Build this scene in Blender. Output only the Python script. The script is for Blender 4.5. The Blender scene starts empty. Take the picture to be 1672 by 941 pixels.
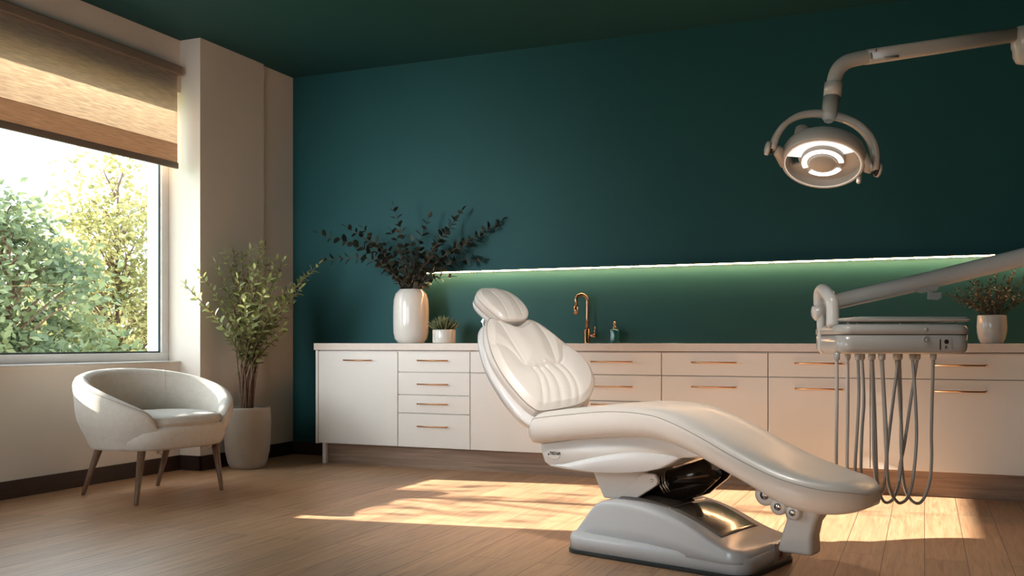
import bpy, bmesh, math, random
from mathutils import Vector, Matrix, noise
PI = math.pi
S = bpy.context.scene
COL = S.collection
# ------------------------------------------------------------------ camera, light, exposure
TH = math.radians(22.9); FP = 1595.0; EYE = 0.92
Fd = Vector((-math.sin(TH), math.cos(TH), 0)); Rt = Vector((math.cos(TH), math.sin(TH), 0)); UP = Vector((0, 0, 1))
cam_d = bpy.data.cameras.new('camera'); cam = bpy.data.objects.new('camera', cam_d); COL.objects.link(cam)
cam.location = (0, 0, EYE); cam.rotation_euler = (PI/2, 0, TH)
cam_d.sensor_width = 36; cam_d.lens = FP/1672*36; cam_d.shift_y = 88.5/1672; cam_d.clip_start = 0.05
S.camera = cam
S.view_settings.view_transform = 'Standard'; S.view_settings.look = 'None'
S.view_settings.exposure = 0.0; S.view_settings.gamma = 1; S.view_settings.use_curve_mapping = False
W = bpy.data.worlds.new('world'); S.world = W; W.use_nodes = True
W.node_tree.nodes['Background'].inputs[0].default_value = (0.80, 0.91, 1.0, 1)
W.node_tree.nodes['Background'].inputs[1].default_value = 5.0
sun_d = bpy.data.lights.new('sun', 'SUN'); sun = bpy.data.objects.new('sun', sun_d); COL.objects.link(sun)
SUN_TO = Vector((-1, -0.16, 0.42)).normalized()
sun.rotation_euler = SUN_TO.to_track_quat('Z', 'Y').to_euler(); sun_d.energy = 27; sun_d.angle = 0.009
sun_d.color = (1.0, 0.90, 0.81)
def area(name, loc, d, sx, sy, power, color, spread=180):
    l = bpy.data.lights.new(name, 'AREA'); l.shape = 'RECTANGLE'; l.size = sx; l.size_y = sy; l.energy = power; l.color = color; l.spread = math.radians(spread)
    o = bpy.data.objects.new(name, l); COL.objects.link(o); o.location = loc
    o.rotation_euler = (-Vector(d)).to_track_quat('Z', 'Y').to_euler(); return o
# unseen lights added to fill the room from left, rear and above
area('side_fill_light', (-4.86, 1.7, 1.75), (0.85, 5.0, -0.25), 1.5, 1.5, 17, (0.90, 0.96, 1.0), 44)  # narrow beam added to brighten the left of the back wall
area('rear_fill_light', (-2.2, -2.35, 1.7), (0.0, 1, -0.1), 2.4, 1.7, 13, (1.0, 0.90, 0.80))  # added soft fill from behind the camera
area('overhead_fill_light', (-0.75, 2.5, 3.06), (-0.85, 1.85, -2.25), 0.4, 0.4, 8.5, (1.0, 0.94, 0.88), 44)  # added to brighten the backrest and seat, no fixture behind it

def V(px, py, d):
    'world point at depth d (metres from the camera along its axis)'
    return Fd*d + Rt*((px-836)/FP*d) + UP*(EYE + (559-py)/FP*d)
def onY(px, Y):
    u = (px-836)/FP; d = Fd + Rt*u
    return d.x/d.y*Y
# ------------------------------------------------------------------ materials
MAT = {}
def mat(name, col, rough=0.5, metal=0.0, noise_amt=0.06, noise_scale=8, bump=0.0, bump_scale=120, coat=0.0, spec=0.5, emis=None, stretch=None, sheen=0, subsurf=0):
    m = bpy.data.materials.new(name); m.use_nodes = True; nt = m.node_tree; b = nt.nodes['Principled BSDF']
    N = nt.nodes.new
    tc = N('ShaderNodeTexCoord'); mp = N('ShaderNodeMapping'); nt.links.new(tc.outputs['Object'], mp.inputs[0])
    if stretch: mp.inputs['Scale'].default_value = stretch
    nz = N('ShaderNodeTexNoise'); nz.inputs['Scale'].default_value = noise_scale; nz.inputs['Detail'].default_value = 5
    nt.links.new(mp.outputs[0], nz.inputs['Vector'])
    mx = N('ShaderNodeMix'); mx.data_type = 'RGBA'
    c = Vector(col)
    mx.inputs[6].default_value = (*[max(0, v*(1-noise_amt*2)) for v in c], 1); mx.inputs[7].default_value = (*[min(1, v*(1+noise_amt*2)) for v in c], 1)
    nt.links.new(nz.outputs['Fac'], mx.inputs[0]); nt.links.new(mx.outputs[2], b.inputs['Base Color'])
    b.inputs['Roughness'].default_value = rough; b.inputs['Metallic'].default_value = metal
    b.inputs['Specular IOR Level'].default_value = spec; b.inputs['Coat Weight'].default_value = coat; b.inputs['Coat Roughness'].default_value = 0.12
    if sheen: b.inputs['Sheen Weight'].default_value = sheen
    if bump:
        n2 = N('ShaderNodeTexNoise'); n2.inputs['Scale'].default_value = bump_scale; n2.inputs['Detail'].default_value = 4
        nt.links.new(mp.outputs[0], n2.inputs['Vector'])
        bp = N('ShaderNodeBump'); bp.inputs['Strength'].default_value = bump; bp.inputs['Distance'].default_value = 0.002
        nt.links.new(n2.outputs['Fac'], bp.inputs['Height']); nt.links.new(bp.outputs[0], b.inputs['Normal'])
    if emis:
        b.inputs['Emission Color'].default_value = (*emis[0], 1); b.inputs['Emission Strength'].default_value = emis[1]
    MAT[name] = m; return m
mat('beige_wall', (0.80, 0.71, 0.62), 0.75, noise_amt=0.02, noise_scale=3, bump=0.15, bump_scale=90)
mat('teal_wall', (0.0085, 0.066, 0.068), 0.6, spec=0.25, noise_amt=0.05, noise_scale=2, bump=0.12, bump_scale=90)
mat('teal_ceiling', (0.015, 0.074, 0.082), 0.7, spec=0.25, noise_amt=0.04, noise_scale=2)
mat('dark_baseboard', (0.035, 0.016, 0.011), 0.4, noise_amt=0.2, stretch=(1, 1, 8))
mat('white_frame', (0.78, 0.76, 0.74), 0.35)
mat('gasket', (0.02, 0.04, 0.045), 0.4)
mat('white_lacquer', (0.74, 0.69, 0.63), 0.38, noise_amt=0.015, noise_scale=5)
mat('worktop_stone', (0.66, 0.56, 0.48), 0.3, noise_amt=0.04, noise_scale=25)
mat('copper', (0.78, 0.43, 0.22), 0.28, 1.0, noise_amt=0.03)
mat('aged_copper', (0.36, 0.25, 0.17), 0.27, 1.0, noise_amt=0.08)
mat('chrome', (0.75, 0.75, 0.75), 0.12, 1.0)
mat('leather', (0.78, 0.72, 0.66), 0.34, noise_amt=0.015, bump=0.18, bump_scale=420, coat=0.15, spec=0.5)
mat('seam_thread', (0.42, 0.36, 0.31), 0.6)
mat('white_plastic', (0.76, 0.75, 0.74), 0.24, noise_amt=0.01, coat=0.35)
mat('arm_enamel', (0.60, 0.585, 0.555), 0.24, noise_amt=0.01, coat=0.4)
mat('base_enamel', (0.58, 0.59, 0.60), 0.24, noise_amt=0.01, coat=0.35)
mat('shaded_lamp_enamel', (0.44, 0.405, 0.36), 0.28, noise_amt=0.01, coat=0.3)  # shade on the lamp housing and arm is put into this darker tone
mat('shaded_console_enamel', (0.46, 0.45, 0.425), 0.24, noise_amt=0.01, coat=0.4)  # white console plastic, darkened to carry the shade it stands in
mat('warm_plastic', (0.70, 0.665, 0.62), 0.26, noise_amt=0.01, coat=0.3)
mat('grey_plastic', (0.33, 0.32, 0.30), 0.35)
mat('smoked_cover', (0.15, 0.13, 0.11), 0.07, noise_amt=0.05, coat=0.8)
mat('black_rubber', (0.012, 0.016, 0.016), 0.45)
mat('black_steel', (0.035, 0.028, 0.024), 0.16, 0.75)
mat('hose_grey', (0.36, 0.35, 0.325), 0.3, noise_amt=0.03, coat=0.3)
mat('hose_pale', (0.62, 0.58, 0.53), 0.3, noise_amt=0.03, coat=0.3)
mat('ceramic', (0.72, 0.665, 0.60), 0.14, noise_amt=0.02, coat=0.5)
mat('stoneware', (0.42, 0.36, 0.295), 0.55, noise_amt=0.05, noise_scale=14, bump=0.2, bump_scale=60)
mat('soil', (0.03, 0.025, 0.018), 0.9, noise_amt=0.4, noise_scale=60, bump=0.8, bump_scale=80)
mat('bark', (0.16, 0.095, 0.06), 0.8, noise_amt=0.3, noise_scale=40, bump=0.6, bump_scale=60)
mat('dark_twig', (0.09, 0.05, 0.03), 0.7, noise_amt=0.3, noise_scale=40)
mat('teal_glass', (0.01, 0.10, 0.105), 0.08, noise_amt=0.05, coat=0.8)
mat('walnut_leg', (0.17, 0.095, 0.055), 0.45, noise_amt=0.3, noise_scale=14, stretch=(6, 6, 1))
mat('led', (1, 1, 1), 0.5, emis=((1.0, 0.52, 0.25), 76))
mat('lamp_led', (1, 1, 1), 0.5, emis=((1.0, 0.97, 0.92), 2.2))
mat('lamp_rim', (0.9, 0.88, 0.85), 0.2, emis=((1.0, 0.96, 0.9), 0.25))
mat('lamp_lens', (0.75, 0.73, 0.70), 0.15, noise_amt=0.08, noise_scale=50, emis=((0.88, 0.95, 1.0), 0.75))
mat('red_mark', (0.10, 0.012, 0.01), 0.4)
mat('black_ink', (0.012, 0.014, 0.014), 0.5)
mat('grass', (0.10, 0.16, 0.05), 0.9, noise_amt=0.3, noise_scale=2)

def fabric(name, col):
    m = mat(name, col, 0.9, noise_amt=0.05, noise_scale=30, sheen=0.3)
    nt = m.node_tree; b = nt.nodes['Principled BSDF']; N = nt.nodes.new
    tc = N('ShaderNodeTexCoord')
    hs = []
    for sc in ((60, 60, 500), (500, 500, 60)):
        mp = N('ShaderNodeMapping'); mp.inputs['Scale'].default_value = sc; nt.links.new(tc.outputs['Object'], mp.inputs[0])
        nz = N('ShaderNodeTexNoise'); nz.inputs['Scale'].default_value = 1.0; nz.inputs['Detail'].default_value = 3; nt.links.new(mp.outputs[0], nz.inputs['Vector']); hs.append(nz)
    ad = N('ShaderNodeMath'); ad.operation = 'ADD'; nt.links.new(hs[0].outputs['Fac'], ad.inputs[0]); nt.links.new(hs[1].outputs['Fac'], ad.inputs[1])
    bp = N('ShaderNodeBump'); bp.inputs['Strength'].default_value = 0.7; bp.inputs['Distance'].default_value = 0.002
    nt.links.new(ad.outputs[0], bp.inputs['Height']); nt.links.new(bp.outputs[0], b.inputs['Normal'])
    # slightly slubby colour
    src = b.inputs['Base Color'].links[0].from_socket
    mu = N('ShaderNodeMix'); mu.data_type = 'RGBA'; mu.blend_type = 'MULTIPLY'; mu.inputs[0].default_value = 1.0
    rp = N('ShaderNodeMapRange'); rp.inputs[1].default_value = 0.6; rp.inputs[2].default_value = 1.4; rp.inputs[3].default_value = 0.86; rp.inputs[4].default_value = 1.08
    nt.links.new(ad.outputs[0], rp.inputs[0]); nt.links.new(src, mu.inputs[6]); nt.links.new(rp.outputs[0], mu.inputs[7]); nt.links.new(mu.outputs[2], b.inputs['Base Color'])
    return m
fabric('linen', (0.66, 0.60, 0.52))

def wood_floor():
    m = bpy.data.materials.new('oak_planks'); m.use_nodes = True; nt = m.node_tree; b = nt.nodes['Principled BSDF']; N = nt.nodes.new; L = nt.links.new
    tc = N('ShaderNodeTexCoord')
    mp = N('ShaderNodeMapping'); mp.inputs['Rotation'].default_value = (0, 0, PI/2); L(tc.outputs['Object'], mp.inputs[0])
    br = N('ShaderNodeTexBrick'); br.inputs['Scale'].default_value = 1.0; br.inputs['Brick Width'].default_value = 1.9; br.inputs['Row Height'].default_value = 0.165
    br.inputs['Mortar Size'].default_value = 0.0016; br.inputs['Mortar Smooth'].default_value = 0.3; br.inputs['Bias'].default_value = 0.0
    br.offset = 0.37; br.offset_frequency = 2
    br.inputs['Color1'].default_value = (0.0, 0.0, 0.0, 1); br.inputs['Color2'].default_value = (1, 1, 1, 1); br.inputs['Mortar'].default_value = (0.5, 0.5, 0.5, 1)
    L(mp.outputs[0], br.inputs['Vector'])
    # per plank offset of the grain
    sep = N('ShaderNodeVectorMath'); sep.operation = 'MULTIPLY_ADD'
    sep.inputs[1].default_value = (7.0, 3.0, 0.0); L(br.outputs['Color'], sep.inputs[0]); L(tc.outputs['Object'], sep.inputs[2])
    m2 = N('ShaderNodeMapping'); m2.inputs['Scale'].default_value = (26, 1.6, 1); L(sep.outputs[0], m2.inputs[0])
    g = N('ShaderNodeTexNoise'); g.inputs['Scale'].default_value = 1.6; g.inputs['Detail'].default_value = 8; g.inputs['Roughness'].default_value = 0.62; g.inputs['Distortion'].default_value = 0.8; L(m2.outputs[0], g.inputs['Vector'])
    m3 = N('ShaderNodeMapping'); m3.inputs['Scale'].default_value = (160, 5, 1); L(sep.outputs[0], m3.inputs[0])
    g2 = N('ShaderNodeTexNoise'); g2.inputs['Scale'].default_value = 1.5; g2.inputs['Detail'].default_value = 5; L(m3.outputs[0], g2.inputs['Vector'])
    cr = N('ShaderNodeValToRGB'); e = cr.color_ramp.elements
    e[0].position = 0.28; e[0].color = (0.38, 0.195, 0.10, 1); e[1].position = 0.72; e[1].color = (0.62, 0.385, 0.225, 1)
    x = e.new(0.5); x.color = (0.52, 0.30, 0.166, 1)
    L(g.outputs['Fac'], cr.inputs[0])
    mr = N('ShaderNodeMapRange'); mr.inputs[1].default_value = 0.25; mr.inputs[2].default_value = 0.75; mr.inputs[3].default_value = 0.86; mr.inputs[4].default_value = 1.12; L(g2.outputs['Fac'], mr.inputs[0])
    mu = N('ShaderNodeMix'); mu.data_type = 'RGBA'; mu.blend_type = 'MULTIPLY'; mu.inputs[0].default_value = 1; L(cr.outputs[0], mu.inputs[6]); L(mr.outputs[0], mu.inputs[7])
    pr = N('ShaderNodeMapRange'); pr.inputs[3].default_value = 0.88; pr.inputs[4].default_value = 1.10; L(br.outputs['Color'], pr.inputs[0])
    m4 = N('ShaderNodeMix'); m4.data_type = 'RGBA'; m4.blend_type = 'MULTIPLY'; m4.inputs[0].default_value = 1; L(mu.outputs[2], m4.inputs[6]); L(pr.outputs[0], m4.inputs[7])
    m5 = N('ShaderNodeMix'); m5.data_type = 'RGBA'; L(br.outputs['Fac'], m5.inputs[0]); L(m4.outputs[2], m5.inputs[6]); m5.inputs[7].default_value = (0.09, 0.045, 0.028, 1)
    L(m5.outputs[2], b.inputs['Base Color'])
    rr = N('ShaderNodeMapRange'); rr.inputs[3].default_value = 0.30; rr.inputs[4].default_value = 0.48; L(g2.outputs['Fac'], rr.inputs[0]); L(rr.outputs[0], b.inputs['Roughness'])
    bp = N('ShaderNodeBump'); bp.inputs['Strength'].default_value = 0.25; bp.inputs['Distance'].default_value = 0.001; L(g2.outputs['Fac'], bp.inputs['Height'])
    b2 = N('ShaderNodeBump'); b2.invert = True; b2.inputs['Strength'].default_value = 0.5; b2.inputs['Distance'].default_value = 0.002; L(br.outputs['Fac'], b2.inputs['Height']); L(bp.outputs[0], b2.inputs['Normal'])
    L(b2.outputs[0], b.inputs['Normal'])
    MAT['oak_planks'] = m
wood_floor()
def grain(name, c1, c2, sc, rough=0.5):
    m = bpy.data.materials.new(name); m.use_nodes = True; nt = m.node_tree; b = nt.nodes['Principled BSDF']; N = nt.nodes.new; L = nt.links.new
    tc = N('ShaderNodeTexCoord'); mp = N('ShaderNodeMapping'); mp.inputs['Scale'].default_value = sc; L(tc.outputs['Object'], mp.inputs[0])
    g = N('ShaderNodeTexNoise'); g.inputs['Scale'].default_value = 1.5; g.inputs['Detail'].default_value = 8; g.inputs['Distortion'].default_value = 0.6; L(mp.outputs[0], g.inputs['Vector'])
    cr = N('ShaderNodeValToRGB'); e = cr.color_ramp.elements; e[0].position = 0.3; e[0].color = (*c1, 1); e[1].position = 0.7; e[1].color = (*c2, 1)
    L(g.outputs['Fac'], cr.inputs[0]); L(cr.outputs[0], b.inputs['Base Color']); b.inputs['Roughness'].default_value = rough
    MAT[name] = m
grain('kick_wood', (0.17, 0.105, 0.07), (0.34, 0.225, 0.155), (1.2, 20, 22), 0.5)

def glass_mat():
    m = bpy.data.materials.new('window_glass'); m.use_nodes = True; nt = m.node_tree; nt.nodes.clear(); N = nt.nodes.new; L = nt.links.new
    o = N('ShaderNodeOutputMaterial'); t = N('ShaderNodeBsdfTransparent'); t.inputs[0].default_value = (0.96, 0.98, 0.97, 1)
    g = N('ShaderNodeBsdfGlossy'); g.inputs['Roughness'].default_value = 0.02; lw = N('ShaderNodeLayerWeight'); lw.inputs[0].default_value = .5; pw = N('ShaderNodeMath'); pw.operation = 'POWER'; pw.inputs[1].default_value = 4.5; L(lw.outputs['Facing'], pw.inputs[0]); fr = N('ShaderNodeMapRange'); fr.inputs[3].default_value = .004; fr.inputs[4].default_value = .35; L(pw.outputs[0], fr.inputs[0])
    mx = N('ShaderNodeMixShader'); L(fr.outputs[0], mx.inputs[0]); L(t.outputs[0], mx.inputs[1]); L(g.outputs[0], mx.inputs[2]); L(mx.outputs[0], o.inputs[0])
    MAT['window_glass'] = m
glass_mat()
def blind_mat(name, col, tr):
    m = bpy.data.materials.new(name); m.use_nodes = True; nt = m.node_tree; nt.nodes.clear(); N = nt.nodes.new; L = nt.links.new
    tc = N('ShaderNodeTexCoord'); mp = N('ShaderNodeMapping'); mp.inputs['Scale'].default_value = (1, 7, 120); L(tc.outputs['Object'], mp.inputs[0])
    nz = N('ShaderNodeTexNoise'); nz.inputs['Scale'].default_value = 1.2; nz.inputs['Detail'].default_value = 6; nz.inputs['Distortion'].default_value = 0.5; L(mp.outputs[0], nz.inputs['Vector'])
    cr = N('ShaderNodeValToRGB'); e = cr.color_ramp.elements; e[0].position = 0.3; e[0].color = (*[c*0.80 for c in col], 1); e[1].position = 0.7; e[1].color = (*[min(1, c*1.12) for c in col], 1); L(nz.outputs['Fac'], cr.inputs[0])
    o = N('ShaderNodeOutputMaterial'); d = N('ShaderNodeBsdfDiffuse'); t = N('ShaderNodeBsdfTranslucent'); mx = N('ShaderNodeMixShader'); mx.inputs[0].default_value = tr
    L(cr.outputs[0], d.inputs[0]); L(cr.outputs[0], t.inputs[0]); L(d.outputs[0], mx.inputs[1]); L(t.outputs[0], mx.inputs[2]); L(mx.outputs[0], o.inputs[0])
    MAT[name] = m
blind_mat('blind_fabric', (0.90, 0.77, 0.64), 0.36)
blind_mat('blind_hem', (0.66, 0.48, 0.34), 0.2)
mat('blind_rail', (0.24, 0.18, 0.14), 0.5)
def leaf_mat(name, c1, c2, tr=0.35, rough=0.45, sc=9, c3=None):
    m = bpy.data.materials.new(name); m.use_nodes = True; nt = m.node_tree; nt.nodes.clear(); N = nt.nodes.new; L = nt.links.new
    tc = N('ShaderNodeTexCoord'); nz = N('ShaderNodeTexNoise'); nz.inputs['Scale'].default_value = sc; nz.inputs['Detail'].default_value = 2; L(tc.outputs['Object'], nz.inputs['Vector'])
    cr = N('ShaderNodeValToRGB'); e = cr.color_ramp.elements; e[0].position = 0.38; e[0].color = (*c1, 1); e[1].position = 0.62; e[1].color = (*c2, 1)
    if c3: x = e.new(0.72); x.color = (*c3, 1)
    L(nz.outputs['Fac'], cr.inputs[0])
    o = N('ShaderNodeOutputMaterial'); p = N('ShaderNodeBsdfPrincipled'); p.inputs['Roughness'].default_value = rough; t = N('ShaderNodeBsdfTranslucent'); mx = N('ShaderNodeMixShader'); mx.inputs[0].default_value = tr
    L(cr.outputs[0], p.inputs['Base Color']); L(cr.outputs[0], t.inputs[0]); L(p.outputs[0], mx.inputs[1]); L(t.outputs[0], mx.inputs[2]); L(mx.outputs[0], o.inputs[0])
    MAT[name] = m
leaf_mat('fresh_leaf', (0.20, 0.22, 0.075), (0.44, 0.46, 0.18), 0.35)
leaf_mat('dusky_leaf', (0.022, 0.030, 0.024), (0.045, 0.050, 0.032), 0.15, 0.5, 7, (0.13, 0.065, 0.035))
leaf_mat('succulent_leaf', (0.07, 0.10, 0.045), (0.20, 0.22, 0.10), 0.1, 0.5, 30)
leaf_mat('herb_leaf', (0.025, 0.034, 0.018), (0.075, 0.065, 0.03), 0.2, 0.5, 20, (0.14, 0.06, 0.03))
leaf_mat('green_crown', (0.12, 0.16, 0.085), (0.22, 0.25, 0.11), 0.4, 0.6, 2.2)
leaf_mat('gold_crown', (0.24, 0.235, 0.085), (0.42, 0.36, 0.15), 0.45, 0.6, 1.6)
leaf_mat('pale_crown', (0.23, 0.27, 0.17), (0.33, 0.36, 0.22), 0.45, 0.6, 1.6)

# ------------------------------------------------------------------ mesh helpers
class MB:
    def __init__(s): s.v = []; s.f = []; s.sm = []
    def add(s, vs, fs, smooth=True):
        n = len(s.v); s.v += [Vector(v) for v in vs]
        for f in fs: s.f.append([i+n for i in f]); s.sm.append(smooth)
        return s
    def box(s, a, b, M=None):
        x0, y0, z0 = a; x1, y1, z1 = b
        vs = [Vector(p) for p in ((x0,y0,z0),(x1,y0,z0),(x1,y1,z0),(x0,y1,z0),(x0,y0,z1),(x1,y0,z1),(x1,y1,z1),(x0,y1,z1))]
        if M: vs = [M @ v for v in vs]
        return s.add(vs, [(0,3,2,1),(4,5,6,7),(0,1,5,4),(1,2,6,5),(2,3,7,6),(3,0,4,7)], False)
    def tube(s, pts, rad, seg=14, cap=True, flat=None):
        pts = [Vector(p) for p in pts]; n = len(pts)
        if not hasattr(rad, '__len__'): rad = [rad]*n
        rings = []; up = None
        for i, p in enumerate(pts):
            t = (pts[min(i+1, n-1)] - pts[max(i-1, 0)]).normalized()
            if up is None:
                up = Vector((0, 0, 1)) if abs(t.z) < 0.9 else Vector((1, 0, 0))
            a = (up - t*up.dot(t)).normalized(); up = a; b = t.cross(a)
            fa, fb = flat if flat else (1, 1)
            rings.append([p + a*(math.cos(k*2*PI/seg)*rad[i]*fa) + b*(math.sin(k*2*PI/seg)*rad[i]*fb) for k in range(seg)])
        return s.loft(rings, cap)
    def loft(s, rings, cap=True, closed=True, smooth=True):
        k = len(rings[0]); vs = [v for r in rings for v in r]; fs = []
        m = k if closed else k-1
        for i in range(len(rings)-1):
            for j in range(m):
                fs.append((i*k+j, i*k+(j+1) % k, (i+1)*k+(j+1) % k, (i+1)*k+j))
        if cap:
            fs.append(tuple(range(k))[::-1]); fs.append(tuple((len(rings)-1)*k+j for j in range(k)))
        return s.add(vs, fs, smooth)
    def lathe(s, prof, seg=48, o=(0,0,0), axis=None, ang=(0, 2*PI), xref=None):
        'prof = [(r, h)] around axis through o'
        o = Vector(o); ax = Vector(axis).normalized() if axis is not None else UP
        x = Vector(xref) if xref is not None else (Vector((1,0,0)) if abs(ax.x) < 0.9 else Vector((0,1,0)))
        x = (x - ax*x.dot(ax)).normalized(); y = ax.cross(x)
        full = abs(ang[1]-ang[0]-2*PI) < 1e-6
        n = seg if full else seg+1
        rings = []
        for k in range(n):
            a = ang[0] + (ang[1]-ang[0])*k/seg; d = x*math.cos(a)+y*math.sin(a)
            rings.append([o + d*r + ax*h for r, h in prof])
        if full: rings.append(rings[0])
        K = len(prof); vs = [v for r in rings for v in r]; fs = []
        for i in range(len(rings)-1):
            for j in range(K-1): fs.append((i*K+j, (i+1)*K+j, (i+1)*K+j+1, i*K+j+1))
        return s.add(vs, fs, True)
    def prism(s, poly, w0, w1, fn=None, smooth=False):
        'poly [(s,z)] extruded along w; fn maps (s,w,z) to a vector'
        fn = fn or (lambda a, w, z: Vector((a, w, z)))
        n = len(poly); vs = [fn(a, w0, z) for a, z in poly] + [fn(a, w1, z) for a, z in poly]
        fs = [tuple(range(n)), tuple(range(2*n-1, n-1, -1))] + [(i, i+n, (i+1) % n+n, (i+1) % n) for i in range(n)]
        return s.add(vs, fs, smooth)
    def leaf(s, p, d, nrm, L, w, curl=0.15):
        d = Vector(d).normalized(); nrm = Vector(nrm); nrm = (nrm - d*nrm.dot(d))
        if nrm.length < 1e-4: nrm = d.orthogonal()
        nrm.normalize(); sd = d.cross(nrm); p = Vector(p)
        vs = [p, p+d*L*.35+sd*w*.5+nrm*w*.12, p+d*L*.75+sd*w*.40+nrm*w*.1-nrm*curl*L*.3, p+d*L-nrm*curl*L*.6,
              p+d*L*.75-sd*w*.40+nrm*w*.1-nrm*curl*L*.3, p+d*L*.35-sd*w*.5+nrm*w*.12, p+d*L*.35, p+d*L*.75-nrm*curl*L*.3]
        return s.add(vs, [(0,6,1),(6,7,2,1),(7,3,2),(0,5,6),(6,5,4,7),(7,4,3)], True)
    def build(s, name, m, parent=None, world=False, weld=True, bevel=0, seg=2, recalc=True):
        me = bpy.data.meshes.new(name)
        vs = s.v
        if world and parent is not None:
            Mi = (parent.matrix_world if parent.parent is None else parent.parent.matrix_world).inverted()
            vs = [Mi @ v for v in vs]
        me.from_pydata([tuple(v) for v in vs], [], s.f)
        for p, sm in zip(me.polygons, s.sm): p.use_smooth = sm
        if weld:
            bm = bmesh.new(); bm.from_mesh(me); bmesh.ops.remove_doubles(bm, verts=bm.verts, dist=1e-5)
            if recalc: bmesh.ops.recalc_face_normals(bm, faces=bm.faces)
            bm.to_mesh(me); bm.free()
        me.materials.append(MAT[m])
        o = bpy.data.objects.new(name, me); COL.objects.link(o)
        if parent is not None: o.parent = parent
        if bevel:
            b = o.modifiers.new('bevel', 'BEVEL'); b.width = bevel; b.segments = seg; b.limit_method = 'ANGLE'; b.angle_limit = math.radians(35); b.harden_normals = False
            for p in me.polygons: p.use_smooth = True
            w = o.modifiers.new('wn', 'WEIGHTED_NORMAL'); w.keep_sharp = False
        return o
def thing(name, label, cat, loc=(0,0,0), rz=0, group=None):
    o = bpy.data.objects.new(name, None); COL.objects.link(o); o.empty_display_size = 0.1
    o.location = loc; o.rotation_euler = (0, 0, rz); o.matrix_world = Matrix.Translation(Vector(loc)) @ Matrix.Rotation(rz, 4, 'Z')
    o['label'] = label; o['category'] = cat
    if group: o['group'] = group
    return o
def tag(o, label, cat, group=None, kind=None):
    o['label'] = label; o['category'] = cat
    if group: o['group'] = group
    if kind: o['kind'] = kind
    return o
def struct(o): o['kind'] = 'structure'; return o
def cr(pts, n=8, closed=False):
    'catmull-rom through points'
    P = [Vector(p) for p in pts]; out = []; N = len(P)
    rng = N if closed else N-1
    for i in range(rng):
        a = P[(i-1) % N] if closed or i > 0 else P[0]*2-P[1]; b = P[i]; c = P[(i+1) % N]
        d = P[(i+2) % N] if closed or i+2 < N else P[-1]*2-P[-2]
        for k in range(n):
            t = k/n
            out.append(0.5*((2*b)+(c-a)*t+(2*a-5*b+4*c-d)*t*t+(3*b-a-3*c+d)*t*t*t))
    if not closed: out.append(P[-1])
    return out
def interp(tab, x):
    'smooth (monotone-ish) interpolation of a table'
    if x <= tab[0][0]: return tab[0][1]
    for i in range(len(tab)-1):
        x0, y0 = tab[i]; x1, y1 = tab[i+1]
        if x <= x1:
            def sl(j):
                if j <= 0: return (tab[1][1]-tab[0][1])/(tab[1][0]-tab[0][0])
                if j >= len(tab)-1: return (tab[-1][1]-tab[-2][1])/(tab[-1][0]-tab[-2][0])
                return (tab[j+1][1]-tab[j-1][1])/(tab[j+1][0]-tab[j-1][0])
            h = x1-x0; t = (x-x0)/h; m0 = sl(i)*h; m1 = sl(i+1)*h
            return (2*t**3-3*t*t+1)*y0+(t**3-2*t*t+t)*m0+(-2*t**3+3*t*t)*y1+(t**3-t*t)*m1
    return tab[-1][1]

# ------------------------------------------------------------------ room shell
XW = -4.956; XP = -4.775; XR = 3.3; YB = 6.72; YR = -2.5; CH = 3.10; XG = -5.09; XO = -5.26
struct(MB().box((XO, YR-.2, -0.1), (XR+.2, YB+.2, 0)).build('floor', 'oak_planks'))
struct(MB().box((XO, YR-.2, CH), (XR+.2, YB+.2, CH+.1)).build('ceiling', 'teal_ceiling'))
struct(MB().box((XO, YB, 0), (XR+.2, YB+.2, CH)).build('wall_back', 'teal_wall'))
struct(MB().box((XR, YR, 0), (XR+.2, YB, CH)).build('wall_right', 'teal_wall'))
ZS, ZH = 0.774, 2.72
w1 = (3.86, 5.57); w2 = (0.6, 2.55)
wl = MB()
wl.box((XO, YR, 0), (XW, w1[1], ZS)); wl.box((XO, YR, ZH), (XW, w1[1], CH))
wl.box((XO, YR, ZS), (XW, w2[0], ZH)); wl.box((XO, w2[1], ZS), (XW, w1[0], ZH))
wl.box((XO, w1[1], 0), (XP, 6.30, CH)); wl.box((XO, 6.30, 0), (-4.80, YB, CH))
struct(wl.build('wall_left', 'beige_wall', weld=False))
wr = MB(); a0, a1 = -3.6, -0.8
wr.box((XO, YR-.2, 0), (a0, YR, CH)); wr.box((a1, YR-.2, 0), (XR, YR, CH)); wr.box((a0, YR-.2, 0), (a1, YR, .8)); wr.box((a0, YR-.2, 2.6), (a1, YR, CH))  # the gap in this unseen wall is added for the fill light
struct(wr.build('wall_rear', 'teal_wall', weld=False))
bb = MB(); H = 0.105
bb.box((XW, YR, 0), (XW+.014, w1[1]-.001, H)); bb.box((XW, w1[1]-.014, 0), (XP+.014, w1[1], H)); bb.box((XP, w1[1]-.014, 0), (XP+.014, 6.30, H)); bb.box((-4.80, 6.30, 0), (-4.786, YB, H))
struct(bb.build('baseboard_left', 'dark_baseboard', weld=False, bevel=0.002))
struct(MB().box((-4.786, YB-.014, 0), (XR, YB, H)).build('baseboard_back', 'dark_baseboard', bevel=0.002))

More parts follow.
